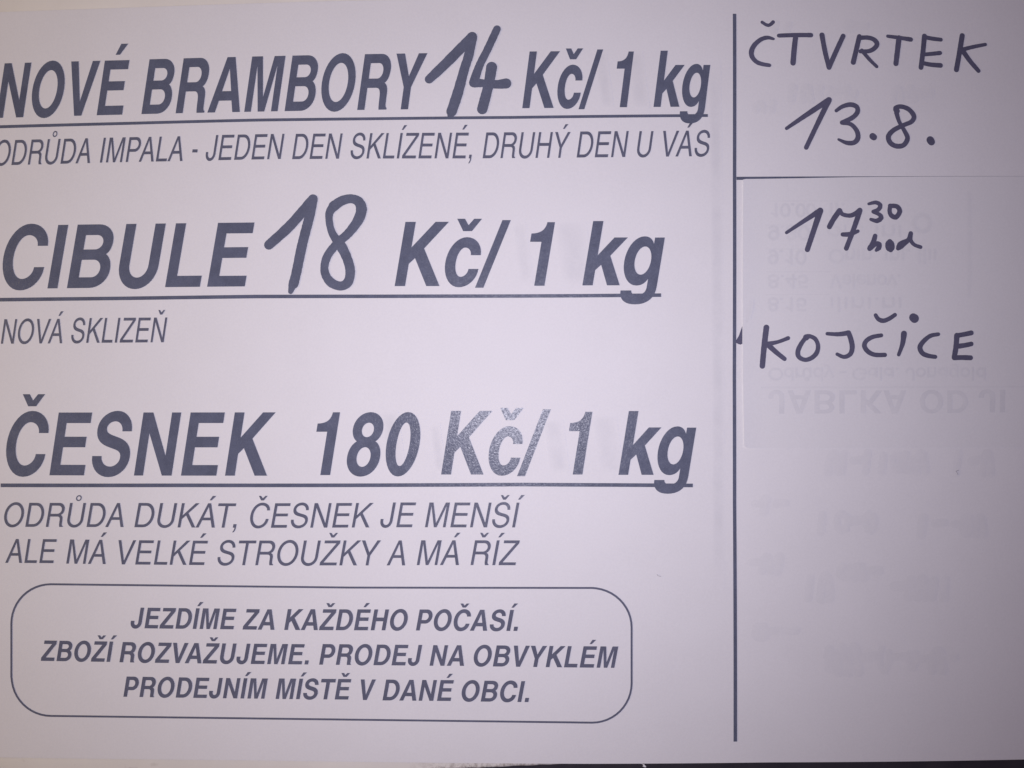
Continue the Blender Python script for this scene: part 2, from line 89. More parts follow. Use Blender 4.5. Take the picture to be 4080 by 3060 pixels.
 'ghost_places': [[(89.45,27.01,0.53),(90.85,30.55,0.53)],[(92.22,27.02,0.53),(90.85,30.55,0.53)],[(93.0,29.29,0.53),(94.96,29.3,0.53),(94.76,28.52,0.53),(93.99,28.16,0.53),(93.23,28.51,0.53),(92.95,29.29,0.53),(93.24,30.21,0.53),(94.01,30.5,0.53),(94.87,30.15,0.53)],[(96.0,27.04,0.53),(96.02,30.58,0.53)],[(97.21,29.31,0.53),(99.18,29.33,0.53),(98.98,28.55,0.53),(98.21,28.19,0.53),(97.45,28.54,0.53),(97.16,29.31,0.53),(97.46,30.24,0.53),(98.22,30.52,0.53),(99.09,30.17,0.53)],[(100.13,28.13,0.53),(100.15,30.61,0.53)],[(100.14,29.01,0.53),(100.71,28.27,0.53),(101.48,28.28,0.53),(101.96,28.85,0.53),(101.97,30.62,0.53)],[(105.14,29.4,0.53),(105.03,28.89,0.53),(104.74,28.48,0.53),(104.31,28.25,0.53),(103.84,28.25,0.53),(103.42,28.47,0.53),(103.12,28.88,0.53),(103.02,29.38,0.53),(103.13,29.89,0.53),(103.43,30.3,0.53),(103.85,30.53,0.53),(104.32,30.53,0.53),(104.75,30.31,0.53),(105.04,29.9,0.53),(105.14,29.4,0.53)],[(105.86,28.16,0.53),(106.98,30.65,0.53)],[(108.08,28.17,0.53),(106.98,30.65,0.53)],[(108.91,30.52,0.53),(109.06,30.52,0.53)],[(89.7,21.58,0.53),(89.71,24.05,0.53)],[(91.75,20.52,0.53),(91.76,24.06,0.53)],[(93.8,21.59,0.53),(93.81,24.06,0.53)],[(95.71,21.6,0.53),(95.72,24.07,0.53)],[(95.71,22.48,0.53),(96.59,21.74,0.53),(97.77,21.75,0.53),(98.51,22.32,0.53),(98.51,24.09,0.53)],[(100.41,21.62,0.53),(100.43,24.1,0.53)],[(102.49,23.96,0.53),(102.71,23.97,0.53)],[(104.54,21.64,0.53),(104.55,24.12,0.53)],[(104.55,22.52,0.53),(105.43,21.78,0.53),(106.61,21.79,0.53),(107.35,22.36,0.53),(107.36,24.13,0.53)],[(109.27,21.66,0.53),(109.28,24.14,0.53)],[(93.04,35.87,0.55),(92.85,35.13,0.55),(92.31,34.54,0.55),(91.54,34.21,0.55),(90.69,34.2,0.55),(89.93,34.53,0.55),(89.4,35.11,0.55),(89.22,35.84,0.55),(89.41,36.58,0.55),(89.95,37.17,0.55),(90.72,37.5,0.55),(91.57,37.51,0.55),(92.33,37.19,0.55),(92.86,36.6,0.55),(93.04,35.87,0.55)],[(94.0,35.14,0.55),(94.01,37.72,0.55)],[(94.0,36.06,0.55),(94.64,35.29,0.55),(95.49,35.3,0.55),(96.02,35.89,0.55),(96.04,37.73,0.55)],[(97.4,35.16,0.55),(97.42,37.74,0.55)],[(98.79,35.17,0.55),(98.81,37.75,0.55)],[(98.8,36.09,0.55),(99.43,35.32,0.55),(100.29,35.33,0.55),(100.82,35.92,0.55),(100.84,37.77,0.55)],[(102.23,37.63,0.55),(102.39,37.63,0.55)],[(105.42,35.22,0.55),(105.44,37.8,0.55)],[(106.81,35.23,0.55),(106.83,37.82,0.55)],[(106.82,36.15,0.55),(107.46,35.38,0.55),(108.31,35.39,0.55),(108.86,35.99,0.55),(108.87,37.83,0.55)],[(110.25,35.26,0.55),(110.27,37.84,0.55)],[(111.77,37.71,0.55),(111.93,37.71,0.55)],[(114.97,34.19,0.55),(115.01,37.89,0.55)],[(116.48,34.2,0.55),(116.52,37.9,0.55)],[(118.01,35.32,0.55),(118.03,37.91,0.55)],[(119.52,35.33,0.55),(119.54,37.93,0.55)],[(89.69,47.04,0.55),(89.72,50.73,0.55)],[(91.33,48.16,0.55),(91.36,50.75,0.55)],[(93.0,50.62,0.55),(93.17,50.62,0.55)],[(92.07,43.03,0.57),(91.9,42.48,0.57),(91.45,42.03,0.57),(90.8,41.78,0.57),(90.07,41.78,0.57),(89.43,42.02,0.57),(88.98,42.45,0.57),(88.82,43.0,0.57),(88.99,43.55,0.57),(89.44,43.99,0.57),(90.09,44.24,0.57),(90.82,44.25,0.57),(91.46,44.01,0.57),(91.91,43.57,0.57),(92.07,43.03,0.57)],[(93.53,41.7,0.57),(93.55,44.38,0.57)],[(93.54,42.65,0.57),(94.42,41.86,0.57),(95.6,41.87,0.57),(96.35,42.49,0.57),(96.36,44.4,0.57)],[(98.29,44.27,0.57),(98.51,44.27,0.57)],[(102.71,41.77,0.57),(102.74,44.46,0.57)],[(104.64,41.79,0.57),(104.67,44.48,0.57)],[(104.65,42.75,0.57),(105.54,41.95,0.57),(106.73,41.96,0.57),(107.48,42.58,0.57),(107.5,44.5,0.57)],[(109.41,41.83,0.57),(109.43,44.52,0.57)],[(118.22,45.47,0.8),(117.89,44.29,0.8),(117.03,43.42,0.8),(115.86,43.09,0.8),(114.69,43.39,0.8),(113.85,44.25,0.8),(113.55,45.42,0.8),(113.87,46.6,0.8),(114.74,47.47,0.8),(115.91,47.8,0.8),(117.07,47.5,0.8),(117.92,46.64,0.8),(118.22,45.47,0.8)]],
 'ghost_pen': [[(88.84,-24.68,1.22),(89.55,-20.16,1.22),(91.0,-19.89,1.22),(91.75,-24.69,1.22)],[(93.38,-19.62,1.06),(93.1,-21.87,1.06),(92.83,-24.7,1.06)],[(95.79,-21.6,1.15),(98.53,-21.33,1.15)],[(100.1,-19.33,1.1),(99.82,-21.9,1.1),(99.55,-24.73,1.1)],[(104.66,-20.2,1.23),(104.38,-21.92,1.23),(104.11,-24.75,1.23)],[(109.54,-20.11,1.11),(110.0,-21.73,1.11),(109.42,-23.97,1.11),(109.45,-23.92,1.11),(108.24,-24.12,1.11),(107.63,-23.08,1.11),(107.49,-22.34,1.11),(107.69,-20.58,1.11),(107.78,-20.37,1.11)],[(113.24,-21.44,1.3),(113.27,-22.12,1.3),(112.46,-24.11,1.3),(112.41,-24.15,1.3),(111.72,-24.33,1.3),(111.01,-23.91,1.3),(110.41,-21.39,1.3),(110.39,-21.62,1.3),(110.98,-20.0,1.3)],[(114.23,-24.81,1.18),(114.87,-20.27,1.18),(116.19,-19.99,1.18),(116.88,-24.82,1.18)],[(126.36,-19.6,1.13),(126.08,-22.21,1.13),(125.8,-25.23,1.13)],[(130.27,-21.93,1.38),(132.4,-21.64,1.38)],[(133.74,-25.28,1.23),(134.24,-20.44,1.23),(135.31,-20.14,1.23),(135.88,-25.3,1.23)],[(67.85,-33.54,1.07),(69.95,-33.34,1.07)],[(71.15,-32.2,1.37),(70.87,-33.76,1.37),(70.6,-35.88,1.37)],[(74.23,-33.57,1.22),(76.71,-33.37,1.22)],[(87.33,-36.67,1.21),(87.06,-38.8,1.21),(86.79,-41.63,1.21)],[(94.2,-37.23,1.1),(94.66,-38.83,1.1),(93.81,-40.94,1.1),(94.07,-40.69,1.1),(92.55,-41.13,1.1),(91.62,-40.16,1.1),(91.41,-38.03,1.1),(91.91,-37.01,1.1),(92.89,-36.47,1.1)],[(95.31,-38.58,1.37),(99.03,-38.32,1.37)],[(101.77,-37.25,1.13),(102.08,-38.52,1.13),(101.85,-40.42,1.13),(101.18,-41.25,1.13),(100.87,-41.28,1.13),(100.5,-41.07,1.13),(99.83,-39.19,1.13),(99.91,-37.91,1.13),(100.55,-36.66,1.13)],[(116.24,-37.98,1.48),(115.97,-39.74,1.48),(115.71,-42.59,1.48)],[(119.71,-39.49,1.25),(122.45,-39.24,1.25)],[(125.19,-39.74,1.09),(127.36,-39.5,1.09)],[(129.75,-38.3,1.36),(130.18,-40.44,1.36),(129.91,-41.57,1.36),(128.88,-42.26,1.36),(128.6,-42.08,1.36),(128.54,-42.02,1.36),(128.0,-40.78,1.36),(128.03,-39.09,1.36),(128.73,-37.89,1.36)],[(131.78,-42.76,1.12),(132.32,-38.48,1.12),(133.48,-38.22,1.12),(134.11,-42.79,1.12)],[(66.88,-50.12,1.18),(69.69,-49.93,1.18)],[(70.18,-52.48,1.26),(70.8,-49.09,1.26),(72.1,-48.89,1.26),(72.78,-52.5,1.26)],[(75.15,-48.58,1.5),(74.88,-50.39,1.5),(74.61,-52.52,1.5)],[(83.89,-54.53,1.19),(83.63,-57.04,1.19),(83.38,-60.41,1.19)],[(87.09,-60.45,1.49),(87.62,-55.05,1.49),(88.78,-54.72,1.49),(89.42,-60.48,1.49)],[(95.24,-52.05,1.43),(95.54,-52.65,1.43),(94.89,-54.02,1.43),(93.8,-54.18,1.43),(93.19,-53.91,1.43),(92.72,-53.3,1.43),(92.69,-52.49,1.43),(93.07,-51.9,1.43),(93.16,-51.82,1.43)],[(96.55,-54.5,1.53),(97.18,-51.94,1.53),(98.49,-51.8,1.53),(99.18,-54.53,1.53)],[(101.13,-52.79,1.39),(103.61,-52.65,1.39)],[(107.86,-57.2,1.41),(111.31,-56.95,1.41)],[(112.11,-60.4,1.11),(112.48,-55.83,1.11),(113.35,-55.55,1.11),(113.85,-60.42,1.11)],[(115.2,-60.44,1.37),(115.62,-55.87,1.37),(116.58,-55.59,1.37),(117.13,-60.47,1.37)],[(119.6,-55.69,1.39),(119.34,-57.63,1.39),(119.09,-60.5,1.39)],[(122.91,-55.68,1.45),(122.64,-57.68,1.45),(122.39,-60.55,1.45)],[(70.66,-68.42,1.35),(71.01,-70.58,1.35),(70.67,-71.03,1.35),(70.26,-71.29,1.35),(69.11,-71.09,1.35),(69.17,-71.14,1.35),(68.57,-70.32,1.35),(69.14,-68.28,1.35),(68.76,-68.66,1.35)],[(72.25,-69.54,1.11),(75.63,-69.38,1.11)],[(76.98,-69.59,1.21),(80.11,-69.43,1.21)],[(91.34,-76.77,1.45),(91.33,-76.69,1.45),(91.0,-80.36,1.45),(91.01,-80.34,1.45),(89.65,-79.91,1.45),(89.8,-80.33,1.45),(89.37,-76.55,1.45),(89.33,-77.35,1.45),(89.66,-75.1,1.45)],[(92.39,-81.63,1.26),(92.79,-75.32,1.26),(93.77,-74.94,1.26),(94.37,-81.66,1.26)],[(95.32,-81.68,1.38),(95.94,-75.36,1.38),(97.37,-74.99,1.38),(98.19,-81.72,1.38)],[(100.2,-77.4,1.5),(103.66,-77.06,1.5)],[(106.83,-76.14,1.07),(107.04,-77.19,1.07),(107.07,-78.58,1.07),(105.63,-81.21,1.07),(105.67,-81.22,1.07),(104.49,-79.93,1.07),(104.15,-77.25,1.07),(104.38,-75.95,1.07),(104.75,-75.1,1.07)],[(108.05,-77.53,1.12),(111.46,-77.19,1.12)],[(114.46,-76.5,1.09),(114.95,-78.54,1.09),(114.93,-78.96,1.09),(113.65,-80.79,1.09),(113.93,-80.8,1.09),(112.97,-80.14,1.09),(112.65,-77.35,1.09),(112.79,-76.88,1.09),(112.94,-76.54,1.09)],[(115.6,-78.13,1.19),(118.54,-77.9,1.19)],[(119.6,-81.39,1.52),(120.24,-76.77,1.52),(121.71,-76.51,1.52),(122.55,-81.45,1.52)],[(123.79,-78.29,1.14),(126.09,-78.04,1.14)]],
 'ghost_pen_top': [[(74.45,102.06,1.23),(74.15,101.06,1.23),(73.84,99.97,1.23)],[(78.3,101.91,1.1),(78.0,101.12,1.1),(77.69,100.03,1.1)],[(97.11,102.08,1.1),(97.19,101.31,1.1),(97.22,101.35,1.1),(95.88,100.68,1.1),(96.03,100.68,1.1),(94.93,101.15,1.1),(94.85,101.28,1.1),(95.16,102.21,1.1),(96.16,102.51,1.1)],[(98.1,101.75,1.19),(100.48,101.9,1.19)],[(79.21,83.71,1.24),(78.9,82.16,1.24),(78.59,80.0,1.24)],[(81.96,80.05,1.06),(82.59,83.5,1.06),(83.75,83.73,1.06),(84.28,80.08,1.06)],[(89.69,83.53,1.08),(90.04,82.96,1.08),(89.31,80.8,1.08),(89.16,80.71,1.08),(88.35,80.48,1.08),(86.89,81.08,1.08),(86.59,82.92,1.08),(87.14,83.67,1.08),(87.2,83.71,1.08)],[(90.64,82.54,1.07),(93.88,82.81,1.07)],[(97.0,82.54,1.06),(96.96,82.0,1.06),(96.34,80.89,1.06),(96.47,81.01,1.06),(94.72,80.98,1.06),(94.93,80.8,1.06),(94.31,82.95,1.06),(94.43,83.27,1.06),(94.89,83.92,1.06)],[(68.54,77.02,1.04),(69.17,78.74,1.04),(70.4,78.86,1.04),(70.99,77.05,1.04)],[(73.4,79.14,1.15),(73.1,78.14,1.15),(72.8,77.07,1.15)],[(108.22,80.45,1.13),(108.87,83.35,1.13),(110.06,83.56,1.13),(110.6,80.5,1.13)],[(114.63,82.38,1.42),(114.56,82.91,1.42),(114.6,82.05,1.42),(113.67,80.89,1.42),(112.44,81.29,1.42),(112.33,81.44,1.42),(112.15,81.89,1.42),(112.28,83.07,1.42),(113.08,83.82,1.42)],[(115.79,82.58,1.46),(118.81,82.82,1.46)]],
 'ghost_sorts': [[(75.61,2.78,0.46),(75.43,2.12,0.46),(74.93,1.59,0.46),(74.2,1.29,0.46),(73.39,1.29,0.46),(72.66,1.59,0.46),(72.16,2.12,0.46),(71.98,2.78,0.46),(72.16,3.44,0.46),(72.66,3.96,0.46),(73.39,4.26,0.46),(74.2,4.26,0.46),(74.93,3.97,0.46),(75.43,3.44,0.46),(75.61,2.78,0.46)],[(78.45,3.24,0.46),(78.35,2.75,0.46),(78.07,2.36,0.46),(77.66,2.15,0.46),(77.21,2.15,0.46),(76.8,2.36,0.46),(76.52,2.75,0.46),(76.42,3.24,0.46),(76.52,3.73,0.46),(76.8,4.12,0.46),(77.21,4.34,0.46),(77.66,4.34,0.46),(78.07,4.12,0.46),(78.35,3.73,0.46),(78.45,3.24,0.46)],[(78.55,1.13,0.46),(78.55,4.43,0.46)],[(79.66,2.12,0.46),(79.66,4.43,0.46)],[(79.66,3.11,0.46),(80.17,2.32,0.46),(80.98,2.18,0.46)],[(81.69,2.12,0.46),(81.69,3.61,0.46),(82.2,4.27,0.46),(82.96,4.27,0.46),(83.62,3.61,0.46),(83.62,2.12,0.46)],[(83.62,3.11,0.46),(83.62,4.44,0.46)],[(83.06,1.39,0.46),(82.95,1.2,0.46),(82.7,1.13,0.46),(82.45,1.2,0.46),(82.35,1.39,0.46),(82.45,1.58,0.46),(82.7,1.66,0.46),(82.95,1.58,0.46),(83.06,1.39,0.46)],[(86.77,3.25,0.46),(86.67,2.76,0.46),(86.38,2.37,0.46),(85.98,2.15,0.46),(85.52,2.15,0.46),(85.12,2.37,0.46),(84.84,2.76,0.46),(84.73,3.24,0.46),(84.84,3.73,0.46),(85.12,4.12,0.46),(85.53,4.34,0.46),(85.98,4.34,0.46),(86.39,4.13,0.46),(86.67,3.73,0.46),(86.77,3.25,0.46)],[(86.87,1.13,0.46),(86.87,4.44,0.46)],[(87.78,2.12,0.46),(88.9,4.27,0.46)],[(90.02,2.12,0.46),(88.9,4.44,0.46),(88.5,5.1,0.46),(87.89,5.17,0.46)],[(92.27,3.32,0.46),(93.49,3.32,0.46)],[(99.09,1.81,0.46),(98.6,1.47,0.46),(98.0,1.29,0.46),(97.36,1.29,0.46),(96.76,1.47,0.46),(96.27,1.81,0.46),(95.95,2.27,0.46),(95.84,2.79,0.46),(95.95,3.31,0.46),(96.27,3.77,0.46),(96.76,4.11,0.46),(97.36,4.29,0.46),(98.0,4.29,0.46),(98.6,4.11,0.46),(99.09,3.77,0.46)],[(99.22,4.12,0.46),(99.32,2.95,0.46),(97.99,2.95,0.46)],[(102.39,3.45,0.46),(102.29,3.07,0.46),(102.01,2.75,0.46),(101.6,2.58,0.46),(101.14,2.58,0.46),(100.73,2.75,0.46),(100.44,3.06,0.46),(100.34,3.45,0.46),(100.44,3.84,0.46),(100.73,4.15,0.46),(101.14,4.33,0.46),(101.6,4.33,0.46),(102.01,4.16,0.46),(102.29,3.84,0.46),(102.39,3.45,0.46)],[(102.5,2.13,0.46),(102.5,4.45,0.46)],[(103.73,1.13,0.46),(103.73,4.45,0.46)],[(107.02,3.46,0.46),(106.92,3.07,0.46),(106.63,2.76,0.46),(106.22,2.58,0.46),(105.76,2.58,0.46),(105.35,2.76,0.46),(105.06,3.07,0.46),(104.96,3.46,0.46),(105.06,3.85,0.46),(105.35,4.16,0.46),(105.76,4.33,0.46),(106.22,4.33,0.46),(106.63,4.16,0.46),(106.92,3.85,0.46),(107.02,3.46,0.46)],[(107.12,2.13,0.46),(107.12,4.46,0.46)],[(108.36,4.32,0.46),(108.51,4.32,0.46)],[(113.1,1.13,0.46),(113.1,3.46,0.46),(112.69,4.26,0.46),(111.86,4.33,0.46),(111.14,3.79,0.46),(111.14,3.33,0.46)],[(116.41,3.3,0.46),(116.3,2.82,0.46),(115.98,2.44,0.46),(115.53,2.23,0.46),(115.02,2.23,0.46),(114.56,2.44,0.46),(114.25,2.82,0.46),(114.13,3.3,0.46),(114.25,3.77,0.46),(114.56,4.16,0.46),(115.02,4.37,0.46),(115.53,4.37,0.46),(115.98,4.16,0.46),(116.3,3.78,0.46),(116.41,3.3,0.46)],[(117.45,2.13,0.46),(117.45,4.47,0.46)],[(117.45,2.97,0.46),(118.07,2.27,0.46),(118.9,2.27,0.46),(119.42,2.8,0.46),(119.42,4.47,0.46)],[(122.64,3.47,0.46),(122.54,3.08,0.46),(122.25,2.77,0.46),(121.83,2.59,0.46),(121.37,2.59,0.46),(120.95,2.77,0.46),(120.66,3.08,0.46),(120.56,3.47,0.46),(120.66,3.86,0.46),(120.95,4.17,0.46),(121.37,4.35,0.46),(121.83,4.35,0.46),(122.25,4.17,0.46),(122.54,3.86,0.46),(122.64,3.47,0.46)],[(122.74,2.14,0.46),(122.74,4.47,0.46)],[(125.87,3.27,0.46),(125.76,2.8,0.46),(125.47,2.41,0.46),(125.06,2.2,0.46),(124.59,2.2,0.46),(124.18,2.41,0.46),(123.89,2.79,0.46),(123.78,3.27,0.46),(123.89,3.75,0.46),(124.18,4.13,0.46),(124.59,4.35,0.46),(125.06,4.35,0.46),(125.48,4.13,0.46),(125.77,3.75,0.46),(125.87,3.27,0.46)],[(125.97,2.14,0.46),(125.97,4.64,0.46),(125.45,5.31,0.46),(124.41,5.31,0.46)],[(129.31,3.31,0.46),(129.2,2.83,0.46),(128.88,2.45,0.46),(128.42,2.23,0.46),(127.91,2.23,0.46),(127.45,2.45,0.46),(127.13,2.83,0.46),(127.02,3.31,0.46),(127.13,3.79,0.46),(127.45,4.17,0.46),(127.91,4.38,0.46),(128.42,4.38,0.46),(128.88,4.17,0.46),(129.2,3.79,0.46),(129.31,3.31,0.46)],[(130.46,1.14,0.46),(130.47,4.48,0.46)],[(133.82,3.28,0.46),(133.71,2.79,0.46),(133.42,2.39,0.46),(133.0,2.17,0.46),(132.54,2.17,0.46),(132.12,2.39,0.46),(131.83,2.78,0.46),(131.72,3.28,0.46),(131.83,3.77,0.46),(132.12,4.17,0.46),(132.54,4.39,0.46),(133.0,4.39,0.46),(133.42,4.17,0.46),(133.72,3.77,0.46),(133.82,3.28,0.46)],[(133.92,1.14,0.46),(133.93,4.48,0.46)]],
}
BACK = {
 'fruit': [('JABLKA',71.67,-1.76,111.13,-1.77,-6.53,-6.53),('OD',114.98,-1.77,129.02,-1.78,-6.38,-6.38),('JI',132.19,-1.64,139.96,-1.64,-6.4,-6.4)],
}
REMNANT = [(64.43,16.27),(64.42,11.23),(63.84,11.0),(63.25,11.19),(62.55,11.58),(62.59,12.12),(63.41,13.44)]
BARS = [[(23.96,93.5),(25.51,93.51),(27.5,77.42),(25.95,77.41)],[(33.22,93.55),(35.27,93.56),(37.24,77.47),(35.19,77.46)],[(1.05,45.18),(2.66,45.18),(4.93,27.63),(3.32,27.63)],[(14.2,45.4),(17.99,45.41),(20.27,27.64),(16.49,27.64)],[(10.19,-9.93),(12.56,-9.93),(14.51,-24.84),(12.13,-24.83)],[(24.27,-8.74),(27.14,-8.74),(29.26,-24.85),(26.38,-24.85)],[(-22.17,-11.19),(-20.91,-11.19),(-19.19,-24.49),(-20.45,-24.49)],[(-35.28,-7.7),(-33.17,-7.7),(-31.0,-24.5),(-33.11,-24.51)]]
STRIP = [(57.01,91.96,1.7),(56.92,44.27,1.69),(57.37,2.1,1.69),(57.85,-57.71,1.71)]
SHEET_TOP = [(-153.86,107.16),(-147.43,107.1),(-121.29,107.22),(-102.93,107.43),(-72.53,107.87),(-48.43,108.23),(-16.98,108.48),(25.49,109.02),(68.25,109.77),(154.02,111.77)]
SHEET_BOTTOM = [(-153.88,-107.61),(-147.44,-107.47),(-110.24,-106.94),(-73.94,-106.58),(-38.24,-106.65),(0.0,-106.89),(21.23,-107.06),(46.78,-107.13),(72.52,-107.18),(111.72,-107.71),(147.46,-108.14),(153.9,-108.2)]
BOARD_EDGE = [(-202.2,-117.34),(-103.05,-112.71),(-38.27,-110.28),(-9.91,-108.96),(6.65,-108.27),(14.36,-107.81),(17.9,-107.47),(22.0,-107.19),(24.76,-106.7),(46.76,-105.21),(89.77,-104.02),(203.2,-104.54)]
SLIP_TOP = [(64.76,57.3),(65.51,57.46),(81.2,57.86),(96.29,58.32),(116.63,58.75),(151.47,59.37)]
SLIP_BOTTOM = [(64.89,-17.49),(65.45,-17.87),(66.73,-17.91),(81.66,-17.99),(110.44,-17.91),(150.97,-17.96)]
SLIP_LEFT = [(64.76,57.33),(64.47,30.21),(64.48,2.11),(64.73,-11.94),(64.89,-17.56)]
LINT = [[(125.58,-24.73),(126.02,-24.52),(126.53,-24.38)],[(125.65,-24.66),(125.95,-25.09),(126.28,-25.66)],[(40.52,-53.23),(40.87,-53.65),(41.72,-53.87)]]
TUFT = [(36.26,-107.0),(37.25,-107.22),(37.9,-108.02),(37.47,-108.17),(37.61,-107.59),(36.83,-107.87),(37.04,-107.36)]

# ------------------------------------------------------------------ materials
def new_mat(name):
    m = bpy.data.materials.new(name)
    m.use_nodes = True
    nt = m.node_tree
    return m, nt, nt.nodes['Principled BSDF'], nt.nodes, nt.links

def noise(nt, scale, detail=3, rough=0.55, vec=None):
    n = nt.nodes.new('ShaderNodeTexNoise')
    n.inputs['Scale'].default_value = scale
    n.inputs['Detail'].default_value = detail
    n.inputs['Roughness'].default_value = rough
    if vec is not None:
        nt.links.new(vec, n.inputs['Vector'])
    return n

def coords(nt):
    t = nt.nodes.new('ShaderNodeTexCoord')
    return t.outputs['Object']

def ramp(nt, fac, stops):
    r = nt.nodes.new('ShaderNodeValToRGB')
    while len(r.color_ramp.elements) < len(stops):
        r.color_ramp.elements.new(0.5)
    for e, (p, c) in zip(r.color_ramp.elements, stops):
        e.position = p
        e.color = c if len(c) == 4 else (*c, 1)
    nt.links.new(fac, r.inputs['Fac'])
    return r.outputs['Color']

def mixc(nt, fac, a, b, mode='MIX'):
    m = nt.nodes.new('ShaderNodeMix')
    m.data_type = 'RGBA'
    m.blend_type = mode
    for sock, v in ((m.inputs[0], fac), (m.inputs[6], a), (m.inputs[7], b)):
        if isinstance(v, (int, float)):
            sock.default_value = v
        elif isinstance(v, tuple):
            sock.default_value = (*v, 1)
        else:
            nt.links.new(v, sock)
    return m.outputs[2]

def bump(nt, bsdf, height, strength, dist):
    b = nt.nodes.new('ShaderNodeBump')
    b.inputs['Strength'].default_value = strength
    b.inputs['Distance'].default_value = dist
    nt.links.new(height, b.inputs['Height'])
    nt.links.new(b.outputs['Normal'], bsdf.inputs['Normal'])

def paper_material(name, base, cloud, spec=0.12, print_behind=None):
    """office paper: pulp clouding in the colour and a fine felt in the surface"""
    m, nt, b, N, L = new_mat(name)
    v = coords(nt)
    big = noise(nt, 55, 4, 0.6, v)
    fine = noise(nt, 1900, 2, 0.6, v)
    lo = tuple(c * (1 - cloud) for c in base)
    hi = tuple(min(1, c * (1 + cloud)) for c in base)
    c1 = ramp(nt, big.outputs['Fac'], [(0.3, lo), (0.7, hi)])
    c2 = ramp(nt, fine.outputs['Fac'], [(0.3, (0.965,) * 3), (0.7, (1.0,) * 3)])
    c = mixc(nt, 1.0, c1, c2, 'MULTIPLY')
    if print_behind:                    # print on the back, blurred by the pulp: strength per vertex
        at = nt.nodes.new('ShaderNodeAttribute')
        at.attribute_name = 'print_strength'
        patch = noise(nt, 160, 3, 0.6, v)
        mr = nt.nodes.new('ShaderNodeMapRange')
        mr.inputs['From Min'].default_value = 0.3
        mr.inputs['From Max'].default_value = 0.65
        mr.inputs['To Min'].default_value = 0.35
        L.new(patch.outputs['Fac'], mr.inputs['Value'])
        mu = nt.nodes.new('ShaderNodeMath'); mu.operation = 'MULTIPLY'
        L.new(at.outputs['Fac'], mu.inputs[0]); L.new(mr.outputs['Result'], mu.inputs[1])
        c = mixc(nt, mu.outputs[0], c, mixc(nt, 1.0, c, print_behind, 'MULTIPLY'))
    L.new(c, b.inputs['Base Color'])
    b.inputs['Roughness'].default_value = 0.62
    b.inputs['Specular IOR Level'].default_value = spec
    felt = noise(nt, 900, 4, 0.65, v)
    bump(nt, b, felt.outputs['Fac'], 0.35, 0.00006)
    return m

PAPER = paper_material('notice_paper', (0.78, 0.765, 0.79), 0.012)
SLIP = paper_material('slip_paper', (0.765, 0.753, 0.778), 0.010)
GHOST = paper_material('paper_with_print_behind', (0.78, 0.765, 0.79), 0.012, 0.12, (0.915, 0.92, 0.93))
GHOST_SLIP = paper_material('slip_with_print_behind', (0.765, 0.753, 0.778), 0.010, 0.12, (0.90, 0.905, 0.92))

def toner_material(name, base, spec, rough, grain):
    """laser toner: powdery dark film with a waxy sheen and pin-prick holes"""
    m, nt, b, N, L = new_mat(name)
    v = coords(nt)
    mott = noise(nt, 240, 5, 0.7, v)
    fine = noise(nt, 3800, 2, 0.7, v)
    c1 = ramp(nt, mott.outputs['Fac'], [(0.25, tuple(c * 0.86 for c in base)), (0.75, tuple(c * 1.14 for c in base))])
    c2 = ramp(nt, fine.outputs['Fac'], [(0.30, (0.85,) * 3), (0.68, (1.0,) * 3), (0.86, (1.9,) * 3)])
    L.new(mixc(nt, 1.0, c1, c2, 'MULTIPLY'), b.inputs['Base Color'])
    r = nt.nodes.new('ShaderNodeMapRange')
    r.inputs['To Min'].default_value = rough - 0.06
    r.inputs['To Max'].default_value = rough + 0.08
    L.new(mott.outputs['Fac'], r.inputs['Value'])
    L.new(r.outputs['Result'], b.inputs['Roughness'])
    glit = noise(nt, 1500, 4, 0.8, v)     # flecks of fused toner catch the light one by one
    sp = nt.nodes.new('ShaderNodeMapRange')
    sp.inputs['From Min'].default_value = 0.40
    sp.inputs['From Max'].default_value = 0.68
    sp.inputs['To Min'].default_value = spec * 0.35
    sp.inputs['To Max'].default_value = spec * 2.3
    L.new(glit.outputs['Fac'], sp.inputs['Value'])
    L.new(sp.outputs['Result'], b.inputs['Specular IOR Level'])
    g = noise(nt, 2300, 3, 0.7, v)
    bump(nt, b, g.outputs['Fac'], grain, 0.00012)
    return m

TONER = toner_material('black_toner', (0.129, 0.142, 0.204), 0.31, 0.27, 0.42)
THIN_TONER = toner_material('thin_black_toner', (0.140, 0.147, 0.207), 0.26, 0.32, 0.45)
MARKER = toner_material('felt_marker_ink', (0.120, 0.117, 0.182), 0.10, 0.50, 0.25)
COPY_MARKER = toner_material('copied_marker_strokes', (0.134, 0.147, 0.208), 0.26, 0.32, 0.45)

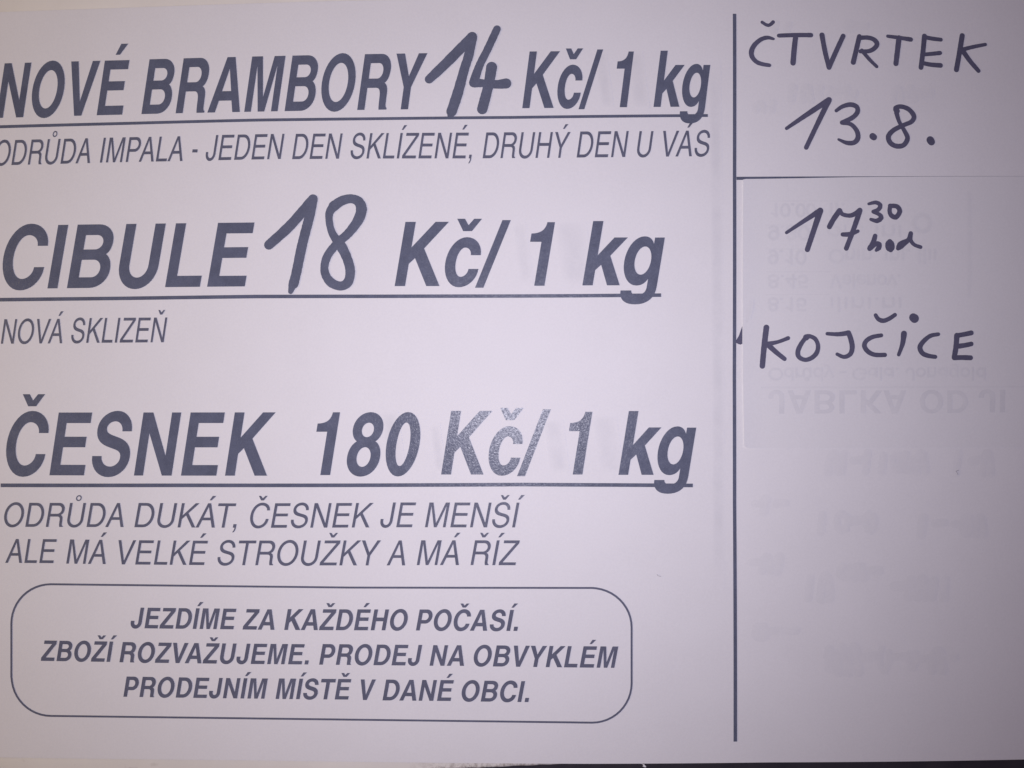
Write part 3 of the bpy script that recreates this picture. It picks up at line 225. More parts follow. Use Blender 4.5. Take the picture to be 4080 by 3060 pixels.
def board_material():
    m, nt, b, N, L = new_mat('worn_cream_paint')
    v = coords(nt)
    n1 = noise(nt, 30, 5, 0.6, v)
    c = ramp(nt, n1.outputs['Fac'], [(0.3, (0.77, 0.735, 0.69)), (0.7, (0.85, 0.815, 0.77))])
    # grey scuffs and brown chips along the lower edge only
    sep = nt.nodes.new('ShaderNodeSeparateXYZ')
    L.new(v, sep.inputs[0])
    edge = nt.nodes.new('ShaderNodeMapRange')
    edge.inputs['From Min'].default_value = -0.1035
    edge.inputs['From Max'].default_value = -0.1085
    L.new(sep.outputs['Z'], edge.inputs['Value'])
    side = nt.nodes.new('ShaderNodeMapRange')
    side.inputs['From Min'].default_value = -0.030
    side.inputs['From Max'].default_value = -0.012
    L.new(sep.outputs['X'], side.inputs['Value'])
    n2 = noise(nt, 620, 6, 0.75, v)
    mul = nt.nodes.new('ShaderNodeMath'); mul.operation = 'MULTIPLY'
    L.new(edge.outputs['Result'], mul.inputs[0]); L.new(side.outputs['Result'], mul.inputs[1])
    chip = ramp(nt, n2.outputs['Fac'], [(0.44, (0, 0, 0)), (0.62, (1, 1, 1))])
    mul2 = nt.nodes.new('ShaderNodeMath'); mul2.operation = 'MULTIPLY'
    L.new(mul.outputs[0], mul2.inputs[0]); L.new(chip, mul2.inputs[1])
    n3 = noise(nt, 130, 3, 0.6, v)
    dots = ramp(nt, n3.outputs['Fac'], [(0.66, (1, 1, 1)), (0.76, (0.80, 0.78, 0.76))])
    c = mixc(nt, 1.0, c, dots, 'MULTIPLY')
    L.new(mixc(nt, mul2.outputs[0], c, (0.36, 0.315, 0.28)), b.inputs['Base Color'])
    b.inputs['Roughness'].default_value = 0.55
    b.inputs['Specular IOR Level'].default_value = 0.25
    bump(nt, b, n1.outputs['Fac'], 0.25, 0.0006)
    return m
BOARD = board_material()

def dark_wall():
    m, nt, b, N, L = new_mat('dark_wall_paint')
    v = coords(nt)
    n1 = noise(nt, 120, 5, 0.6, v)
    L.new(ramp(nt, n1.outputs['Fac'], [(0.3, (0.030, 0.026, 0.036)), (0.7, (0.045, 0.038, 0.048))]), b.inputs['Base Color'])
    b.inputs['Roughness'].default_value = 0.7
    bump(nt, b, n1.outputs['Fac'], 0.3, 0.0008)
    return m
DARK = dark_wall()

m, nt, b, N, L = new_mat('lint_grey')
n1 = noise(nt, 900, 2, 0.5, coords(nt))
L.new(ramp(nt, n1.outputs['Fac'], [(0.3, (0.10, 0.09, 0.11)), (0.7, (0.22, 0.20, 0.23))]), b.inputs['Base Color'])
b.inputs['Roughness'].default_value = 0.9
LINT_M = m

# ------------------------------------------------------------------ mesh helpers (x, y in millimetres on the sheet, h = height above it)
def drop(x, y):
    return BOW * (x * x + y * y)

def V(x, y, h):
    return (x / 1000.0, (drop(x, y) - h) / 1000.0, y / 1000.0)

def link(name, verts, faces, mat, parent=None, smooth=False, label=None):
    me = bpy.data.meshes.new(name)
    me.from_pydata(verts, [], faces)
    me.materials.append(mat)
    me.update()
    if smooth:
        for p in me.polygons:
            p.use_smooth = True
    o = bpy.data.objects.new(name, me)
    COL.objects.link(o)
    if parent is not None:
        o.parent = parent
    else:
        o.location = (0, 0, HZ)
    if label:
        o['label'] = label
    return o

def strength(o, values=None):
    a = o.data.attributes.new('print_strength', 'FLOAT', 'POINT')
    n = len(o.data.vertices)
    a.data.foreach_set('value', values if values else [1.0] * n)
    return o

def tag(o, label, cat, group=None):
    o['label'] = label
    o['category'] = cat
    if group:
        o['group'] = group

def thing(name, label, cat, loc=(0, 0, HZ), group=None):
    o = bpy.data.objects.new(name, None)
    o.empty_display_size = 0.02
    o.location = loc
    COL.objects.link(o)
    tag(o, label, cat, group)
    return o

def face_front(verts, tri):
    a, b, c = (verts[i] for i in tri)
    n = (b[0] - a[0]) * (c[2] - a[2]) - (b[2] - a[2]) * (c[0] - a[0])
    return tri if n > 0 else (tri[0], tri[2], tri[1])

def interp(pts, x):
    if x <= pts[0][0]:
        a, b = pts[0], pts[1]
    elif x >= pts[-1][0]:
        a, b = pts[-2], pts[-1]
    else:
        for a, b in zip(pts, pts[1:]):
            if a[0] <= x <= b[0]:
                break
    t = (x - a[0]) / (b[0] - a[0])
    return a[1] + (b[1] - a[1]) * t

# ------------------------------------------------------------------ lettering: narrow oblique grotesque, outlines in 1/718 of the cap height
K = 0.56
def path(*cmds):
    """l: straight, h: quarter curve leaving level, v: quarter curve leaving upright, c: cubic"""
    pts = [cmds[0]]
    for c in cmds[1:]:
        if isinstance(c[0], str):
            op = c[0]
            x0, y0 = pts[-1]
            if op == 'c':
                x1, y1, x2, y2, x3, y3 = c[1:]
            else:
                x3, y3 = c[1:3]
                if op == 'h':
                    x1, y1 = x0 + (x3 - x0) * K, y0
                    x2, y2 = x3, y3 - (y3 - y0) * K
                else:
                    x1, y1 = x0, y0 + (y3 - y0) * K
                    x2, y2 = x3 - (x3 - x0) * K, y3
            for i in range(1, 10):
                t = i / 9.0
                s = 1 - t
                pts.append((s*s*s*x0 + 3*s*s*t*x1 + 3*s*t*t*x2 + t*t*t*x3,
                            s*s*s*y0 + 3*s*s*t*y1 + 3*s*t*t*y2 + t*t*t*y3))
        else:
            pts.append(c)
    if abs(pts[0][0] - pts[-1][0]) + abs(pts[0][1] - pts[-1][1]) < 0.5:
        pts.pop()
    return pts

def oval(x0, y0, x1, y1):
    cx, cy = (x0 + x1) / 2, (y0 + y1) / 2
    return path((x1, cy), ('v', cx, y1), ('h', x0, cy), ('v', cx, y0), ('h', x1, cy))

def rect(x0, y0, x1, y1):
    return [(x0, y0), (x1, y0), (x1, y1), (x0, y1)]

CAP = 718
BOLD = {
 'A': (722, [[(20,0),(276,718),(446,718),(702,0),(542,0),(490,151),(228,151),(178,0)], [(266,275),(454,275),(360,566)]]),
 'B': (722, [path((76,0),(402,0),('h',669,207),('c',669,290,630,350,572,380),('c',620,405,646,460,646,530),('v',400,718),(76,718)),
             path((226,597),(395,597),('h',500,516),('v',395,435),(226,435)), path((226,121),(408,121),('h',520,219),('v',405,318),(226,318))]),
 'C': (722, [path((684,483),('v',376,737),('h',44,359),('v',376,-19),('h',684,243),(532,243),('v',376,111),('h',196,359),('v',376,607),('h',532,483))]),
 'D': (722, [path((76,0),(355,0),('h',685,359),('v',355,718),(76,718)), path((226,122),(340,122),('h',533,359),('v',340,596),(226,596))]),
 'E': (667, [[(76,0),(621,0),(621,121),(226,121),(226,321),(573,321),(573,442),(226,442),(226,597),(603,597),(603,718),(76,718)]]),
 'H': (722, [[(71,0),(221,0),(221,310),(501,310),(501,0),(651,0),(651,718),(501,718),(501,440),(221,440),(221,718),(71,718)]]),
 'I': (278, [rect(64,0,214,718)]),
 'J': (556, [path((334,718),(484,718),(484,205),('v',255,-18),('h',22,205),(22,258),(172,258),(172,192),('v',252,112),('h',334,200))]),
 'K': (722, [[(87,0),(87,718),(237,718),(237,433),(520,718),(712,718),(420,420),(730,0),(540,0),(312,312),(237,248),(237,0)]]),
 'L': (611, [[(76,0),(583,0),(583,126),(226,126),(226,718),(76,718)]]),
 'M': (833, [[(69,0),(69,718),(295,718),(418,190),(539,718),(765,718),(765,0),(625,0),(625,590),(486,0),(349,0),(209,590),(209,0)]]),
 'N': (722, [[(69,0),(69,718),(223,718),(512,228),(512,718),(654,718),(654,0),(502,0),(211,480),(211,0)]]),
 'O': (778, [oval(44,-19,734,737), oval(196,107,582,611)]),
 'P': (667, [path((76,0),(226,0),(226,236),(385,236),('h',627,477),('v',385,718),(76,718)), path((226,358),(360,358),('h',477,477),('v',360,596),(226,596))]),
 'R': (722, [path((76,0),(76,718),(432,718),('h',656,522),('c',656,430,622,370,566,345),('c',625,320,644,270,644,205),(646,105),('c',646,55,652,30,677,22),(677,0),(515,0),
             ('c',503,40,503,90,500,150),('c',500,240,475,281,405,281),(226,281),(226,0)), path((226,401),(400,401),('h',503,500),('v',400,599),(226,599))]),
 'S': (667, [path((600,503),('v',335,737),('h',58,528),('c',58,405,150,355,280,322),('c',400,290,478,285,478,207),('v',338,102),('h',187,222),(39,222),('v',335,-19),('h',629,213),
             ('c',629,345,530,400,415,432),('c',290,465,206,475,206,540),('v',325,617),('h',452,503))]),
 'T': (611, [[(231,0),(381,0),(381,592),(598,592),(598,718),(14,718),(14,592),(231,592)]]),
 'U': (722, [path((72,718),(72,252),('v',361,-19),('h',651,252),(651,718),(501,718),(501,252),('v',361,111),('h',222,252),(222,718))]),
 'V': (667, [[(19,718),(181,718),(336,190),(486,718),(648,718),(413,0),(258,0)]]),
 'Y': (667, [[(15,718),(192,718),(336,425),(477,718),(653,718),(411,284),(411,0),(259,0),(259,284)]]),
 'Z': (611, [[(25,0),(586,0),(586,124),(215,124),(576,600),(576,718),(50,718),(50,596),(391,596),(25,120)]]),
 '1': (556, [path((231,0),(378,0),(378,710),(270,710),('c',262,640,225,585,69,583),(69,490),(231,490))]),
 '8': (556, [path((278,-19),('h',524,199),('c',524,290,480,350,418,380),('c',472,410,504,462,504,522),('v',278,710),('h',52,522),('c',52,462,84,410,138,380),('c',76,350,32,290,32,199),('v',278,-19)),
             oval(190,428,366,590), oval(176,92,380,314)]),
 '0': (556, [oval(32,-19,524,710), oval(180,100,376,591)]),
 'c': (556, [path((524,344),('v',285,546),('h',34,266),('v',285,-14),('h',524,191),(381,191),('v',285,103),('h',184,266),('v',285,429),('h',381,344))]),
 'k': (556, [[(69,0),(69,718),(213,718),(213,337),(405,534),(592,534),(390,330),(590,0),(412,0),(283,229),(213,170),(213,0)]]),
 'g': (611, [path((553,532),(415,532),(415,462),('c',385,520,330,546,268,546),('h',40,268),('v',262,-3),('c',335,-3,380,22,413,72),(413,-20),('c',413,-75,375,-104,300,-104),('c',250,-104,215,-100,206,-57),
             (56,-57),('c',56,-165,150,-213,290,-213),('c',450,-213,553,-150,553,-15)), oval(186,118,412,432)]),
 '/': (278, [[(-37,-19),(83,-19),(315,737),(195,737)]]),
 '.': (278, [rect(64,0,214,146)]),
 ' ': (278, []),
 'acute': [(-45,791),(48,791),(190,936),(43,936)],
 'caron': [(-178,928),(-66,928),(0,856),(66,928),(178,928),(63,789),(-63,789)],
}
LIGHT = {
 'A': (667, [[(14,0),(285,718),(387,718),(654,0),(548,0),(472,214),(194,214),(116,0)], [(222,296),(445,296),(333,612)]]),
 'C': (722, [path((672,508),('v',376,737),('h',44,359),('v',372,-19),('h',681,262),(584,262),('v',372,65),('h',141,359),('v',376,653),('h',574,508))]),
 'D': (722, [path((81,0),(358,0),('h',674,357),('v',362,718),(81,718)), path((177,84),(345,84),('h',577,359),('v',350,634),(177,634))]),
 'E': (667, [[(86,0),(616,0),(616,84),(182,84),(182,333),(582,333),(582,417),(182,417),(182,634),(607,634),(607,718),(86,718)]]),
 'G': None,
 'H': (722, [[(77,0),(173,0),(173,333),(550,333),(550,0),(646,0),(646,718),(550,718),(550,417),(173,417),(173,718),(77,718)]]),
 'I': (278, [rect(91,0,188,718)]),
 'J': (500, [path((331,718),(428,718),(428,190),('v',222,-19),('h',17,190),(17,240),(112,240),(112,192),('v',222,66),('h',331,192))]),
 'K': (667, [[(76,0),(76,718),(172,718),(172,358),(535,718),(663,718),(357,423),(667,0),(548,0),(288,356),(172,246),(172,0)]]),
 'L': (556, [[(76,0),(537,0),(537,84),(172,84),(172,718),(76,718)]]),
 'M': (833, [[(73,0),(73,718),(212,718),(418,122),(622,718),(761,718),(761,0),(669,0),(669,610),(464,0),(370,0),(165,610),(165,0)]]),
 'N': (722, [[(76,0),(76,718),(188,718),(554,137),(554,718),(646,718),(646,0),(536,0),(168,580),(168,0)]]),
 'O': (778, [oval(39,-19,739,737), oval(137,66,641,652)]),
 'P': (667, [path((86,0),(182,0),(182,292),(400,292),('h',622,505),('v',400,718),(86,718)), path((182,376),(375,376),('h',524,505),('v',375,634),(182,634))]),
 'R': (722, [path((88,0),(88,718),(435,718),('h',652,525),('c',652,440,610,385,548,356),('c',607,335,632,300,633,220),(638,100),('c',640,55,652,38,684,24),(684,0),(567,0),
             ('c',545,40,541,80,540,130),(538,200),('c',535,280,505,309,430,309),(182,309),(182,0)), path((182,393),(415,393),('h',552,515),('v',415,634),(182,634))]),
 'S': (667, [path((588,510),('v',330,737),('h',72,537),('c',72,410,165,362,290,335),('c',430,304,527,290,527,195),('v',338,66),('h',142,236),(49,236),('v',335,-19),('h',620,203),
             ('c',620,330,530,374,420,398),('c',270,432,167,455,167,545),('v',328,654),('h',494,510))]),
 'T': (611, [[(258,0),(354,0),(354,634),(597,634),(597,718),(14,718),(14,634),(258,634)]]),
 'U': (722, [path((79,718),(79,240),('v',360,-19),('h',644,240),(644,718),(548,718),(548,240),('v',361,66),('h',176,240),(176,718))]),
 'V': (667, [[(20,718),(124,718),(334,112),(543,718),(647,718),(385,0),(281,0)]]),
 'Y': (667, [[(14,718),(130,718),(334,374),(537,718),(653,718),(382,282),(382,0),(286,0),(286,282)]]),
 'Z': (611, [[(23,0),(588,0),(588,84),(144,84),(582,637),(582,718),(59,718),(59,634),(461,634),(23,88)]]),
 ',': (278, [path((87,106),(191,106),(191,5),('c',191,-75,160,-130,105,-147),(105,-103),('c',128,-95,142,-60,142,0),(87,0))]),
 '-': (333, [rect(44,232,289,322)]),
 '.': (278, [rect(87,0,191,106)]),
 ' ': (278, []),
 'acute': [(-20,802),(52,802),(180,936),(60,936)],
 'caron': [(-150,936),(-75,936),(0,865),(75,936),(150,936),(45,800),(-45,800)],
}
ACC = {'É': ('E', 'acute'), 'Á': ('A', 'acute'), 'Í': ('I', 'acute'), 'Ý': ('Y', 'acute'), 'Č': ('C', 'caron'), 'Ř': ('R', 'caron'), 'Š': ('S', 'caron'),
       'Ž': ('Z', 'caron'), 'Ň': ('N', 'caron'), 'Ě': ('E', 'caron'), 'č': ('c', 'caron'), 'Ů': ('U', 'ring')}
KERN = {'VÁ': -40, 'VA': -60, 'KA': 0, 'AŽ': 0, 'LA': 0, 'YK': -10, 'PA': -40, 'ÁT': -50, 'T,': -70, 'KÁ': -10, 'RY': -10, 'AV': -50}
SLANT = math.tan(math.radians(12))

def shape(text, font, slant=SLANT):
    """contours of a word in font units, slanted; every glyph = list of (outer, holes...) groups"""
    x = 0
    groups = []
    base = []
    prev = ''
    for ch in text:
        x += KERN.get(prev + ch, 0)
        prev = ch
        b, a = ACC.get(ch, (ch, None))
        adv, cs = font[b]
        g = [[(px + x + slant * py, py) for px, py in c] for c in cs]
        base += [p[0] for c in g for p in c]
        if g:
            if ch in ('8', 'B', '0', 'O', 'D', 'P', 'R', 'A', 'g', 'Á', 'Ř'):
                groups.append(g)
            else:
                groups += [[c] for c in g]
        if a == 'ring':
            cx = x + adv / 2
            o = [(px + SLANT * py, py) for px, py in oval(cx - 100, 772, cx + 100, 950)]
            i = [(px + SLANT * py, py) for px, py in oval(cx - 60, 808, cx + 60, 914)]
            groups.append([o, i])
        elif a:
            dy = -176 if ch == 'č' else 0
            cx = x + adv / 2
            groups.append([[(px + cx + SLANT * (py + dy), py + dy) for px, py in font[a]]])
        x += adv
    return groups, min(base), max(base)

def text_mesh(words, font, h, slant=SLANT):
    verts, faces = [], []
    for t, x0, y0, x1, y1, c0, c1 in words:
        groups, lo, hi = shape(t, font, slant)
        for g in groups:
            polys = []
            flat = []
            for c in g:
                poly = []
                for px, py in c:
                    f = (px - lo) / (hi - lo)
                    s = (c0 + (c1 - c0) * f) / CAP
                    X = x0 + (x1 - x0) * f
                    Y = y0 + (y1 - y0) * f + py * s
                    poly.append(Vector((X, Y, 0)))
                polys.append(poly)
                flat += poly
            tris = geometry.tessellate_polygon(polys)
            n = len(verts)
            verts += [V(p.x, p.y, h) for p in flat]
            faces += [face_front(verts, tuple(n + i for i in tr)) for tr in tris]
    return verts, faces

def text(name, words, font, h, mat, parent, label=None, slant=SLANT):
    v, f = text_mesh(words, font, h, slant)
    return link(name, v, f, mat, parent, label=label)

def ribbon(name, pts, h, mat, parent, step=2.5, closed=False, label=None):
    """a ruled line of constant print height following the sheet"""
    pp = []
    for a, b in zip(pts, pts[1:]):
        n = max(1, int(math.hypot(b[0] - a[0], b[1] - a[1]) / step))
        for i in range(n):
            t = i / n
            pp.append(tuple(p + (q - p) * t for p, q in zip(a, b)))
    pp.append(pts[-1])
    verts, faces = [], []
    for i, p in enumerate(pp):
        a, b = pp[max(0, i - 1)], pp[min(len(pp) - 1, i + 1)]
        if closed and i in (0, len(pp) - 1):
            a, b = pp[-2], pp[1]
        dx, dy = b[0] - a[0], b[1] - a[1]
        d = math.hypot(dx, dy)
        nx, ny = -dy / d * p[2] / 2, dx / d * p[2] / 2
        verts += [V(p[0] + nx, p[1] + ny, h), V(p[0] - nx, p[1] - ny, h)]
        if i:
            k = 2 * i
            for tr in ((k - 2, k - 1, k + 1), (k - 2, k + 1, k)):
                faces.append(face_front(verts, tr))
    return link(name, verts, faces, mat, parent, label=label)

rng = random.Random(4)
def pen_mesh(strokes, h, ragged=0.03, step=0.5):
    """marker strokes: nib discs swept along smooth curves, merged into one sheet of ink"""
    V2, F2 = [], []
    for st in strokes:
        st = [(x, y, w * 1.06) for x, y, w in st]
        P = [st[0]] + st + [st[-1]]
        S = []
        for i in range(1, len(P) - 2):
            p0, p1, p2, p3 = P[i - 1], P[i], P[i + 1], P[i + 2]
            n = max(2, int(math.hypot(p2[0] - p1[0], p2[1] - p1[1]) / step))
            for j in range(n):
                t = j / n
                q = [0.5 * (2*b + (c - a)*t + (2*a - 5*b + 4*c - d)*t*t + (3*b - a - 3*c + d)*t*t*t) for a, b, c, d in zip(p0, p1, p2, p3)]
                S.append((q[0], q[1], q[2] / 2 * (1 + rng.uniform(-ragged, ragged))))
        e = st[-1]
        S.append((e[0], e[1], e[2] / 2))
        for i, (x, y, r) in enumerate(S):
            k = len(V2)
            rot = rng.uniform(0, 1)
            V2 += [Vector((x + r * math.cos((j + rot) * math.tau / 14), y + r * math.sin((j + rot) * math.tau / 14))) for j in range(14)]
            F2.append(list(range(k, k + 14)))
            if i:
                X, Y, R = S[i - 1]
                dx, dy = x - X, y - Y
                d = math.hypot(dx, dy)
                if d > 1e-4:
                    nx, ny = -dy / d, dx / d
                    k = len(V2)
                    V2 += [Vector((X - nx*R, Y - ny*R)), Vector((x - nx*r, y - ny*r)), Vector((x + nx*r, y + ny*r)), Vector((X + nx*R, Y + ny*R))]
                    F2.append([k, k + 1, k + 2, k + 3])
    ov, oe, of, _, _, orig = geometry.delaunay_2d_cdt(V2, [], F2, 1, 1e-5)
    verts = [V(p.x, p.y, h) for p in ov]
    faces = [face_front(verts, tuple(f)) for f, og in zip(of, orig) if og]
    return verts, faces

def pen(name, strokes, h, mat, parent, label=None, ragged=0.03):
    v, f = pen_mesh(strokes, h, ragged)
    return link(name, v, f, mat, parent, label=label)

def sheet(name, top, bottom, left, nx, ny, h0, thick, mat, parent, curl=None):
    """a sheet of paper as a thin closed plate: top and bottom edges given, rim all round"""
    x0, x1 = top[0][0], top[-1][0]
    def at(u, v):
        x = x0 + (x1 - x0) * u
        yt, yb = interp(top, x), interp(bottom, x)
        y = yt + (yb - yt) * v
        if left is not None:
            lx = interp([(-b, a) for a, b in left], -y)
            x = lx + (x1 - lx) * u
        return x, y
    verts, faces = [], []
    idx = {}
    for s in (0, 1):
        for j in range(ny + 1):
            for i in range(nx + 1):
                # fine rows near the edges so that a lifted edge bends smoothly
                x, y = at(i / nx, j / ny)
                c = curl(x, y) if curl else 0
                idx[s, i, j] = len(verts)
                verts.append(V(x, y, h0 + c + (thick if s else 0)))
    for j in range(ny):
        for i in range(nx):
            faces.append((idx[1, i, j], idx[1, i, j + 1], idx[1, i + 1, j + 1], idx[1, i + 1, j]))
            faces.append((idx[0, i, j], idx[0, i + 1, j], idx[0, i + 1, j + 1], idx[0, i, j + 1]))
    def rim(loop):                      # the cut edge has its own vertices so that it shades as a sharp edge
        k = len(verts)
        for i, j in loop:
            verts.append(verts[idx[0, i, j]]); verts.append(verts[idx[1, i, j]])
        for n in range(len(loop) - 1):
            faces.append((k + 2 * n, k + 2 * n + 1, k + 2 * n + 3, k + 2 * n + 2))
    rim([(i, 0) for i in range(nx + 1)])
    rim([(nx, j) for j in range(ny + 1)])
    rim([(nx - i, ny) for i in range(nx + 1)])
    rim([(0, ny - j) for j in range(ny + 1)])
    o = link(name, verts, faces, mat, parent)
    for p in o.data.polygons[:2 * nx * ny]:
        p.use_smooth = True
    return o

# ------------------------------------------------------------------ the setting: dark wall, cream board
vs = [(-0.7, 0.034, 0.0), (0.7, 0.034, 0.0), (0.7, 0.034, 2.4), (-0.7, 0.034, 2.4), (-0.7, 0.12, 0.0), (0.7, 0.12, 0.0), (0.7, 0.12, 2.4), (-0.7, 0.12, 2.4)]
vs = [(x, y, z - HZ) for x, y, z in vs]
wall = link('wall', vs, [(0, 1, 2, 3), (5, 4, 7, 6), (1, 5, 6, 2), (4, 0, 3, 7), (3, 2, 6, 7), (4, 5, 1, 0)], DARK)
wall['kind'] = 'structure'

def board():
    top = [(BOARD_EDGE[0][0], 190.0), (BOARD_EDGE[-1][0], 190.0)]
    x0, x1 = BOARD_EDGE[0][0], BOARD_EDGE[-1][0]
    xs = [x0 + (x1 - x0) * i / 160 for i in range(161)]
    r = random.Random(11)
    wob = [r.uniform(-0.12, 0.12) for _ in xs]
    prof = [(0.0, -0.75 - 9.0), (0.0, -0.75 - 0.7), (0.45, -0.75 - 0.15), (1.0, -0.75)]   # rounded lower arris
    verts, faces = [], []
    ny = 46
    cols = []
    for i, x in enumerate(xs):
        yb = interp(BOARD_EDGE, x) + wob[i]
        col = []
        for dy, h in prof:
            col.append(len(verts)); verts.append(V(x, yb + dy, h))
        for j in range(1, ny + 1):
            y = yb + 1.0 + (190.0 - yb - 1.0) * j / ny
            col.append(len(verts)); verts.append(V(x, y, -0.75))
        col.append(len(verts)); verts.append(V(x, 190.0, -9.75))
        cols.append(col)
    for a, b in zip(cols, cols[1:]):
        for j in range(len(a) - 1):
            faces.append((a[j], b[j], b[j + 1], a[j + 1]))
        faces.append((a[-1], b[-1], b[0], a[0]))
    faces.append(tuple(cols[0])); faces.append(tuple(reversed(cols[-1])))
    o = link('backing_board', verts, faces, BOARD, smooth=False)
    for p in o.data.polygons:
        p.use_smooth = len(p.vertices) == 4
    tag(o, 'cream painted board behind the notice, lower edge scuffed brown', 'board')
    return o
board()

# ------------------------------------------------------------------ the printed notice
notice = thing('price_notice', 'large white printed price notice headed NOVÉ BRAMBORY, filling the photo', 'notice')
sheet('paper_sheet', SHEET_TOP, SHEET_BOTTOM, None, 130, 90, -0.10, 0.10, PAPER, notice)
INK = 0.05
h1 = text('printed_heading', WORDS['H1'][:2], BOLD, INK, TONER, notice, 'bold heading NOVÉ BRAMBORY')
text('printed_price', WORDS['H1'][2:], BOLD, INK, TONER, notice, 'bold unit Kč/ 1 kg after the handwritten 14')
ribbon('underline', LINES['U1'], INK + 0.025, TONER, h1)
text('printed_caption', WORDS['C1'], LIGHT, INK, THIN_TONER, notice, 'thin caption about the potato variety IMPALA')
h2 = text('printed_heading', WORDS['H2'][:1], BOLD, INK, TONER, notice, 'bold heading CIBULE')
text('printed_price', WORDS['H2'][1:], BOLD, INK, TONER, notice, 'bold unit Kč/ 1 kg after the handwritten 18')
ribbon('underline', LINES['U2'], INK + 0.025, TONER, h2)
text('printed_caption', WORDS['C2'], LIGHT, INK, THIN_TONER, notice, 'short thin caption NOVÁ SKLIZEŇ')
h3 = text('printed_heading', WORDS['H3'][:1], BOLD, INK, TONER, notice, 'bold heading ČESNEK')
text('printed_price', WORDS['H3'][1:], BOLD, INK, TONER, notice, 'bold price 180 Kč/ 1 kg, shining under the flash')
ribbon('underline', LINES['U3'], INK + 0.025, TONER, h3)
text('printed_caption', WORDS['C3'], LIGHT, INK, THIN_TONER, notice, 'thin caption ODRŮDA DUKÁT, ČESNEK JE MENŠÍ')
text('printed_caption', WORDS['C4'], LIGHT, INK, THIN_TONER, notice, 'thin caption ALE MÁ VELKÉ STROUŽKY A MÁ ŘÍZ')
frame = ribbon('message_frame', LINES['BOX'], INK, THIN_TONER, notice, closed=True)
text('message_line', WORDS['M1'], BOLD, INK, THIN_TONER, frame, 'JEZDÍME ZA KAŽDÉHO POČASÍ.')
text('message_line', WORDS['M2'], BOLD, INK, THIN_TONER, frame, 'ZBOŽÍ ROZVAŽUJEME. PRODEJ NA OBVYKLÉM')
text('message_line', WORDS['M3'], BOLD, INK, THIN_TONER, frame, 'PRODEJNÍM MÍSTĚ V DANÉ OBCI.')
ribbon('column_rule', LINES['VR'], INK, TONER, notice)
ribbon('row_rule', LINES['HR'], INK + 0.015, TONER, notice)
pen('handwritten_price', PEN['price1'], INK + 0.04, COPY_MARKER, notice, 'handwritten 14')
pen('handwritten_price', PEN['price2'], INK + 0.04, COPY_MARKER, notice, 'handwritten 18')
pen('handwritten_weekday', PEN['weekday'], INK, MARKER, notice, 'handwritten ČTVRTEK')
pen('handwritten_date', PEN['date'], INK, MARKER, notice, 'handwritten 13.8.')
rp = [Vector((x, y, 0)) for x, y in REMNANT]
rv = [V(p.x, p.y, INK) for p in rp]
link('ink_remnant', rv, [face_front(rv, t) for t in geometry.tessellate_polygon([rp])], MARKER, notice, label='tip of an older pen stroke mostly hidden by the slip')
def soft_bar(a0, b0, b1, a1, h, soft, mat, parent, label, n=24):
    """an upright bar of print on the back of the sheet, its edges blurred by the paper"""
    cols = [-soft, -soft * 0.45, 0.0, 0.3, 0.7, 1.0, 1 + soft * 0.45, 1 + soft]
    val = [0, 0.45, 0.85, 1, 1, 0.85, 0.45, 0]
    verts, faces, vals = [], [], []
    m = len(cols)
    for j in range(n + 1):
        t = j / n
        end = min(1.0, min(t, 1 - t) * 9)
        for c, w in zip(cols, val):
            p = [a + (b - a) * t for a, b in zip(a0, a1)]
            q = [a + (b - a) * t for a, b in zip(b0, b1)]
            verts.append(V(p[0] + (q[0] - p[0]) * c, p[1] + (q[1] - p[1]) * c, h))
            vals.append(w * end)
        if j:
            for k in range(m - 1):
                i = m * j + k
                for tr in ((i - m, i - m + 1, i + 1), (i - m, i + 1, i)):
                    faces.append(face_front(verts, tr))
    return strength(link('show_through_print', verts, faces, mat, parent, label=label), vals)
for q in BARS:
    soft_bar(q[0], q[1], q[2], q[3], 0.02, 0.7, GHOST, notice, 'blurred grey bar of print showing through from the back')
s0, s1 = STRIP[0], STRIP[-1]
soft_bar((s0[0] - 0.9, s0[1]), (s0[0] + 0.9, s0[1]), (s1[0] + 0.9, s1[1]), (s1[0] - 0.9, s1[1]), 0.017, 0.5, GHOST, notice, 'faint upright rule showing through left of the column rule', 80)
tp = [Vector((x, y, 0)) for x, y in TUFT]
tv = [V(p.x, p.y, 0.15) for p in tp]
link('frayed_edge', tv, [face_front(tv, t) for t in geometry.tessellate_polygon([tp])], PAPER, notice, label='white paper tuft at the lower edge')

# ------------------------------------------------------------------ the pasted slip
slip = thing('pasted_slip', 'white slip pasted over the right column, handwritten with 17 30 hod and KOJČICE', 'paper slip')
sx0 = min(p[0] for p in SLIP_LEFT)
def slip_curl(x, y):
    lx = interp([(-b, a) for a, b in SLIP_LEFT], -y)
    yb = interp(SLIP_BOTTOM, x)
    e = max(0.0, 1 - (x - lx) / 7.0) ** 2
    f = max(0.0, 1 - (y - yb) / 6.0) ** 2
    return 0.15 * e + 0.04 * f
SB = 0.09
sheet('slip_sheet', SLIP_TOP, SLIP_BOTTOM, SLIP_LEFT, 110, 100, SB, 0.07, SLIP, slip, slip_curl)
ST = SB + 0.07 + 0.035
pen('handwritten_hour', PEN['hour'], ST, MARKER, slip, 'handwritten 17')
pen('handwritten_minutes', PEN['minutes'], ST, MARKER, slip, 'small raised 30')
pen('handwritten_unit', PEN['unit'], ST, MARKER, slip, 'small blotted hod')
pen('handwritten_village', PEN['village'], ST, MARKER, slip, 'handwritten KOJČICE')
GS = ST - 0.02
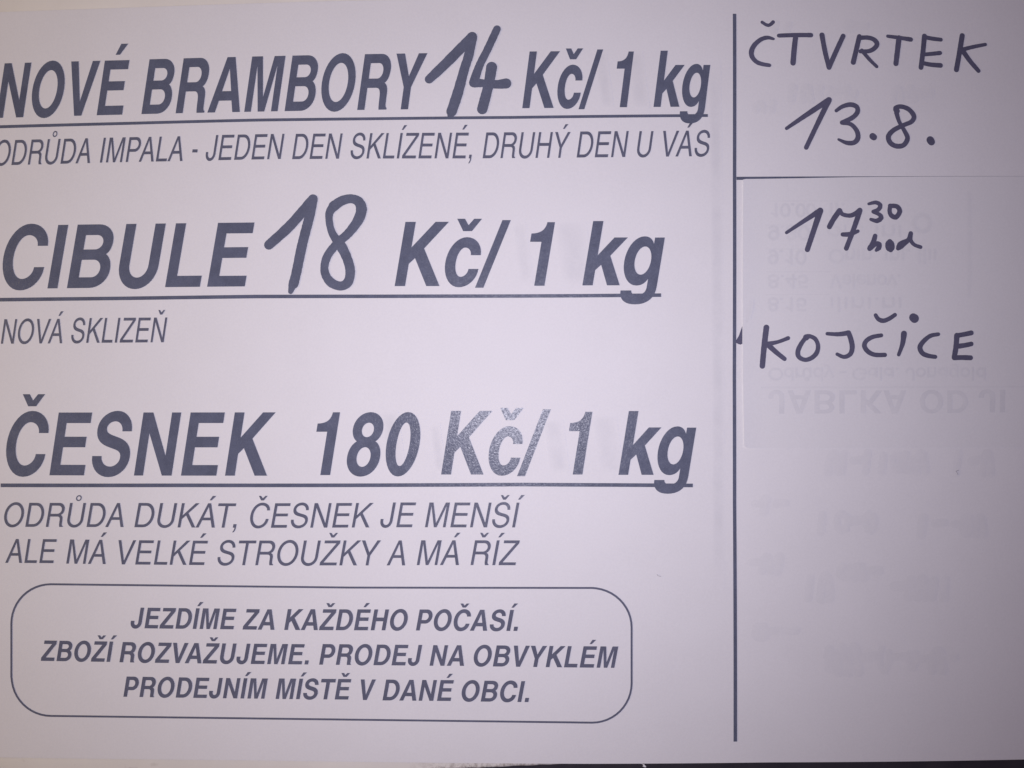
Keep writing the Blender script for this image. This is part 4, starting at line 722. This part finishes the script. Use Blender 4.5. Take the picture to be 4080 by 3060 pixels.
def ghost_pen(strokes, h, mat, parent, label, core=0.8, halo=0.35):
    """print or marker seen through the paper: a soft halo with a slightly darker core, one mesh"""
    v, f = pen_mesh([[(x, y, w * 1.9) for x, y, w in st] for st in strokes], h - 0.012, 0.08, 0.8)
    v2, f2 = pen_mesh(strokes, h, 0.08, 0.8)
    n = len(v)
    o = link('show_through_print', v + v2, f + [tuple(k + n for k in t) for t in f2], mat, parent, label=label)
    return strength(o, [halo] * n + [core] * len(v2))
ghost_pen(PEN['ghost_times'], GS, GHOST_SLIP, slip, 'column of times showing through upside down')
ghost_pen(PEN['ghost_places'], GS, GHOST_SLIP, slip, 'blurred place names showing through upside down', 0.6, 0.3)
ghost_pen(PEN['ghost_sorts'], GS, GHOST_SLIP, slip, 'line of small print showing through upside down', 0.7, 0.3)
strength(text('show_through_print', BACK['fruit'], BOLD, GS, GHOST_SLIP, slip, 'bold JABLKA OD showing through upside down', 0))
ghost_pen(PEN['ghost_rules'], GS - 0.001, GHOST_SLIP, slip, 'faint table rules showing through', 0.45, 0.22)
ghost_pen(PEN['ghost_swipe'], GS + 0.1, GHOST_SLIP, slip, 'grey smear under the left edge', 0.8, 0.35)
ghost_pen(PEN['ghost_pen_top'], 0.035, GHOST, notice, 'blurred marker writing on the back showing through around the weekday', 0.4, 0.35)
ghost_pen(PEN['ghost_pen'], 0.035, GHOST, notice, 'blurred marker writing on the back showing through below the slip', 0.45, 0.42)

# ------------------------------------------------------------------ lint lying on the paper
def lint(paths, label):
    verts, faces = [], []
    for p in paths:
        S = []
        for a, b in zip(p, p[1:]):
            for i in range(4):
                t = i / 4
                S.append((a[0] + (b[0] - a[0]) * t, a[1] + (b[1] - a[1]) * t))
        S.append(p[-1])
        for i, (x, y) in enumerate(S):
            a, b = S[max(0, i - 1)], S[min(len(S) - 1, i + 1)]
            d = math.hypot(b[0] - a[0], b[1] - a[1])
            nx, ny = -(b[1] - a[1]) / d, (b[0] - a[0]) / d
            r = 0.04
            n = len(verts)
            for k in range(6):
                c, s = math.cos(k * math.tau / 6), math.sin(k * math.tau / 6)
                verts.append(V(x + nx * r * c, y + ny * r * c, 0.09 + r * s))
            if i:
                for k in range(6):
                    faces.append((n - 6 + k, n - 6 + (k + 1) % 6, n + (k + 1) % 6, n + k))
    cx = sum(v[0] for v in verts) / len(verts); cy = sum(v[1] for v in verts) / len(verts); cz = sum(v[2] for v in verts) / len(verts)
    o = link('lint_fibre', [(x - cx, y - cy, z - cz) for x, y, z in verts], faces, LINT_M)
    o.location = (cx, cy, HZ + cz)
    tag(o, label, 'lint', 'lint on the paper')
lint([LINT[0], LINT[1]], 'tiny dark forked fibre on blank paper below the pasted slip')
lint([LINT[2]], 'tiny curved hair on blank paper below the last kg')
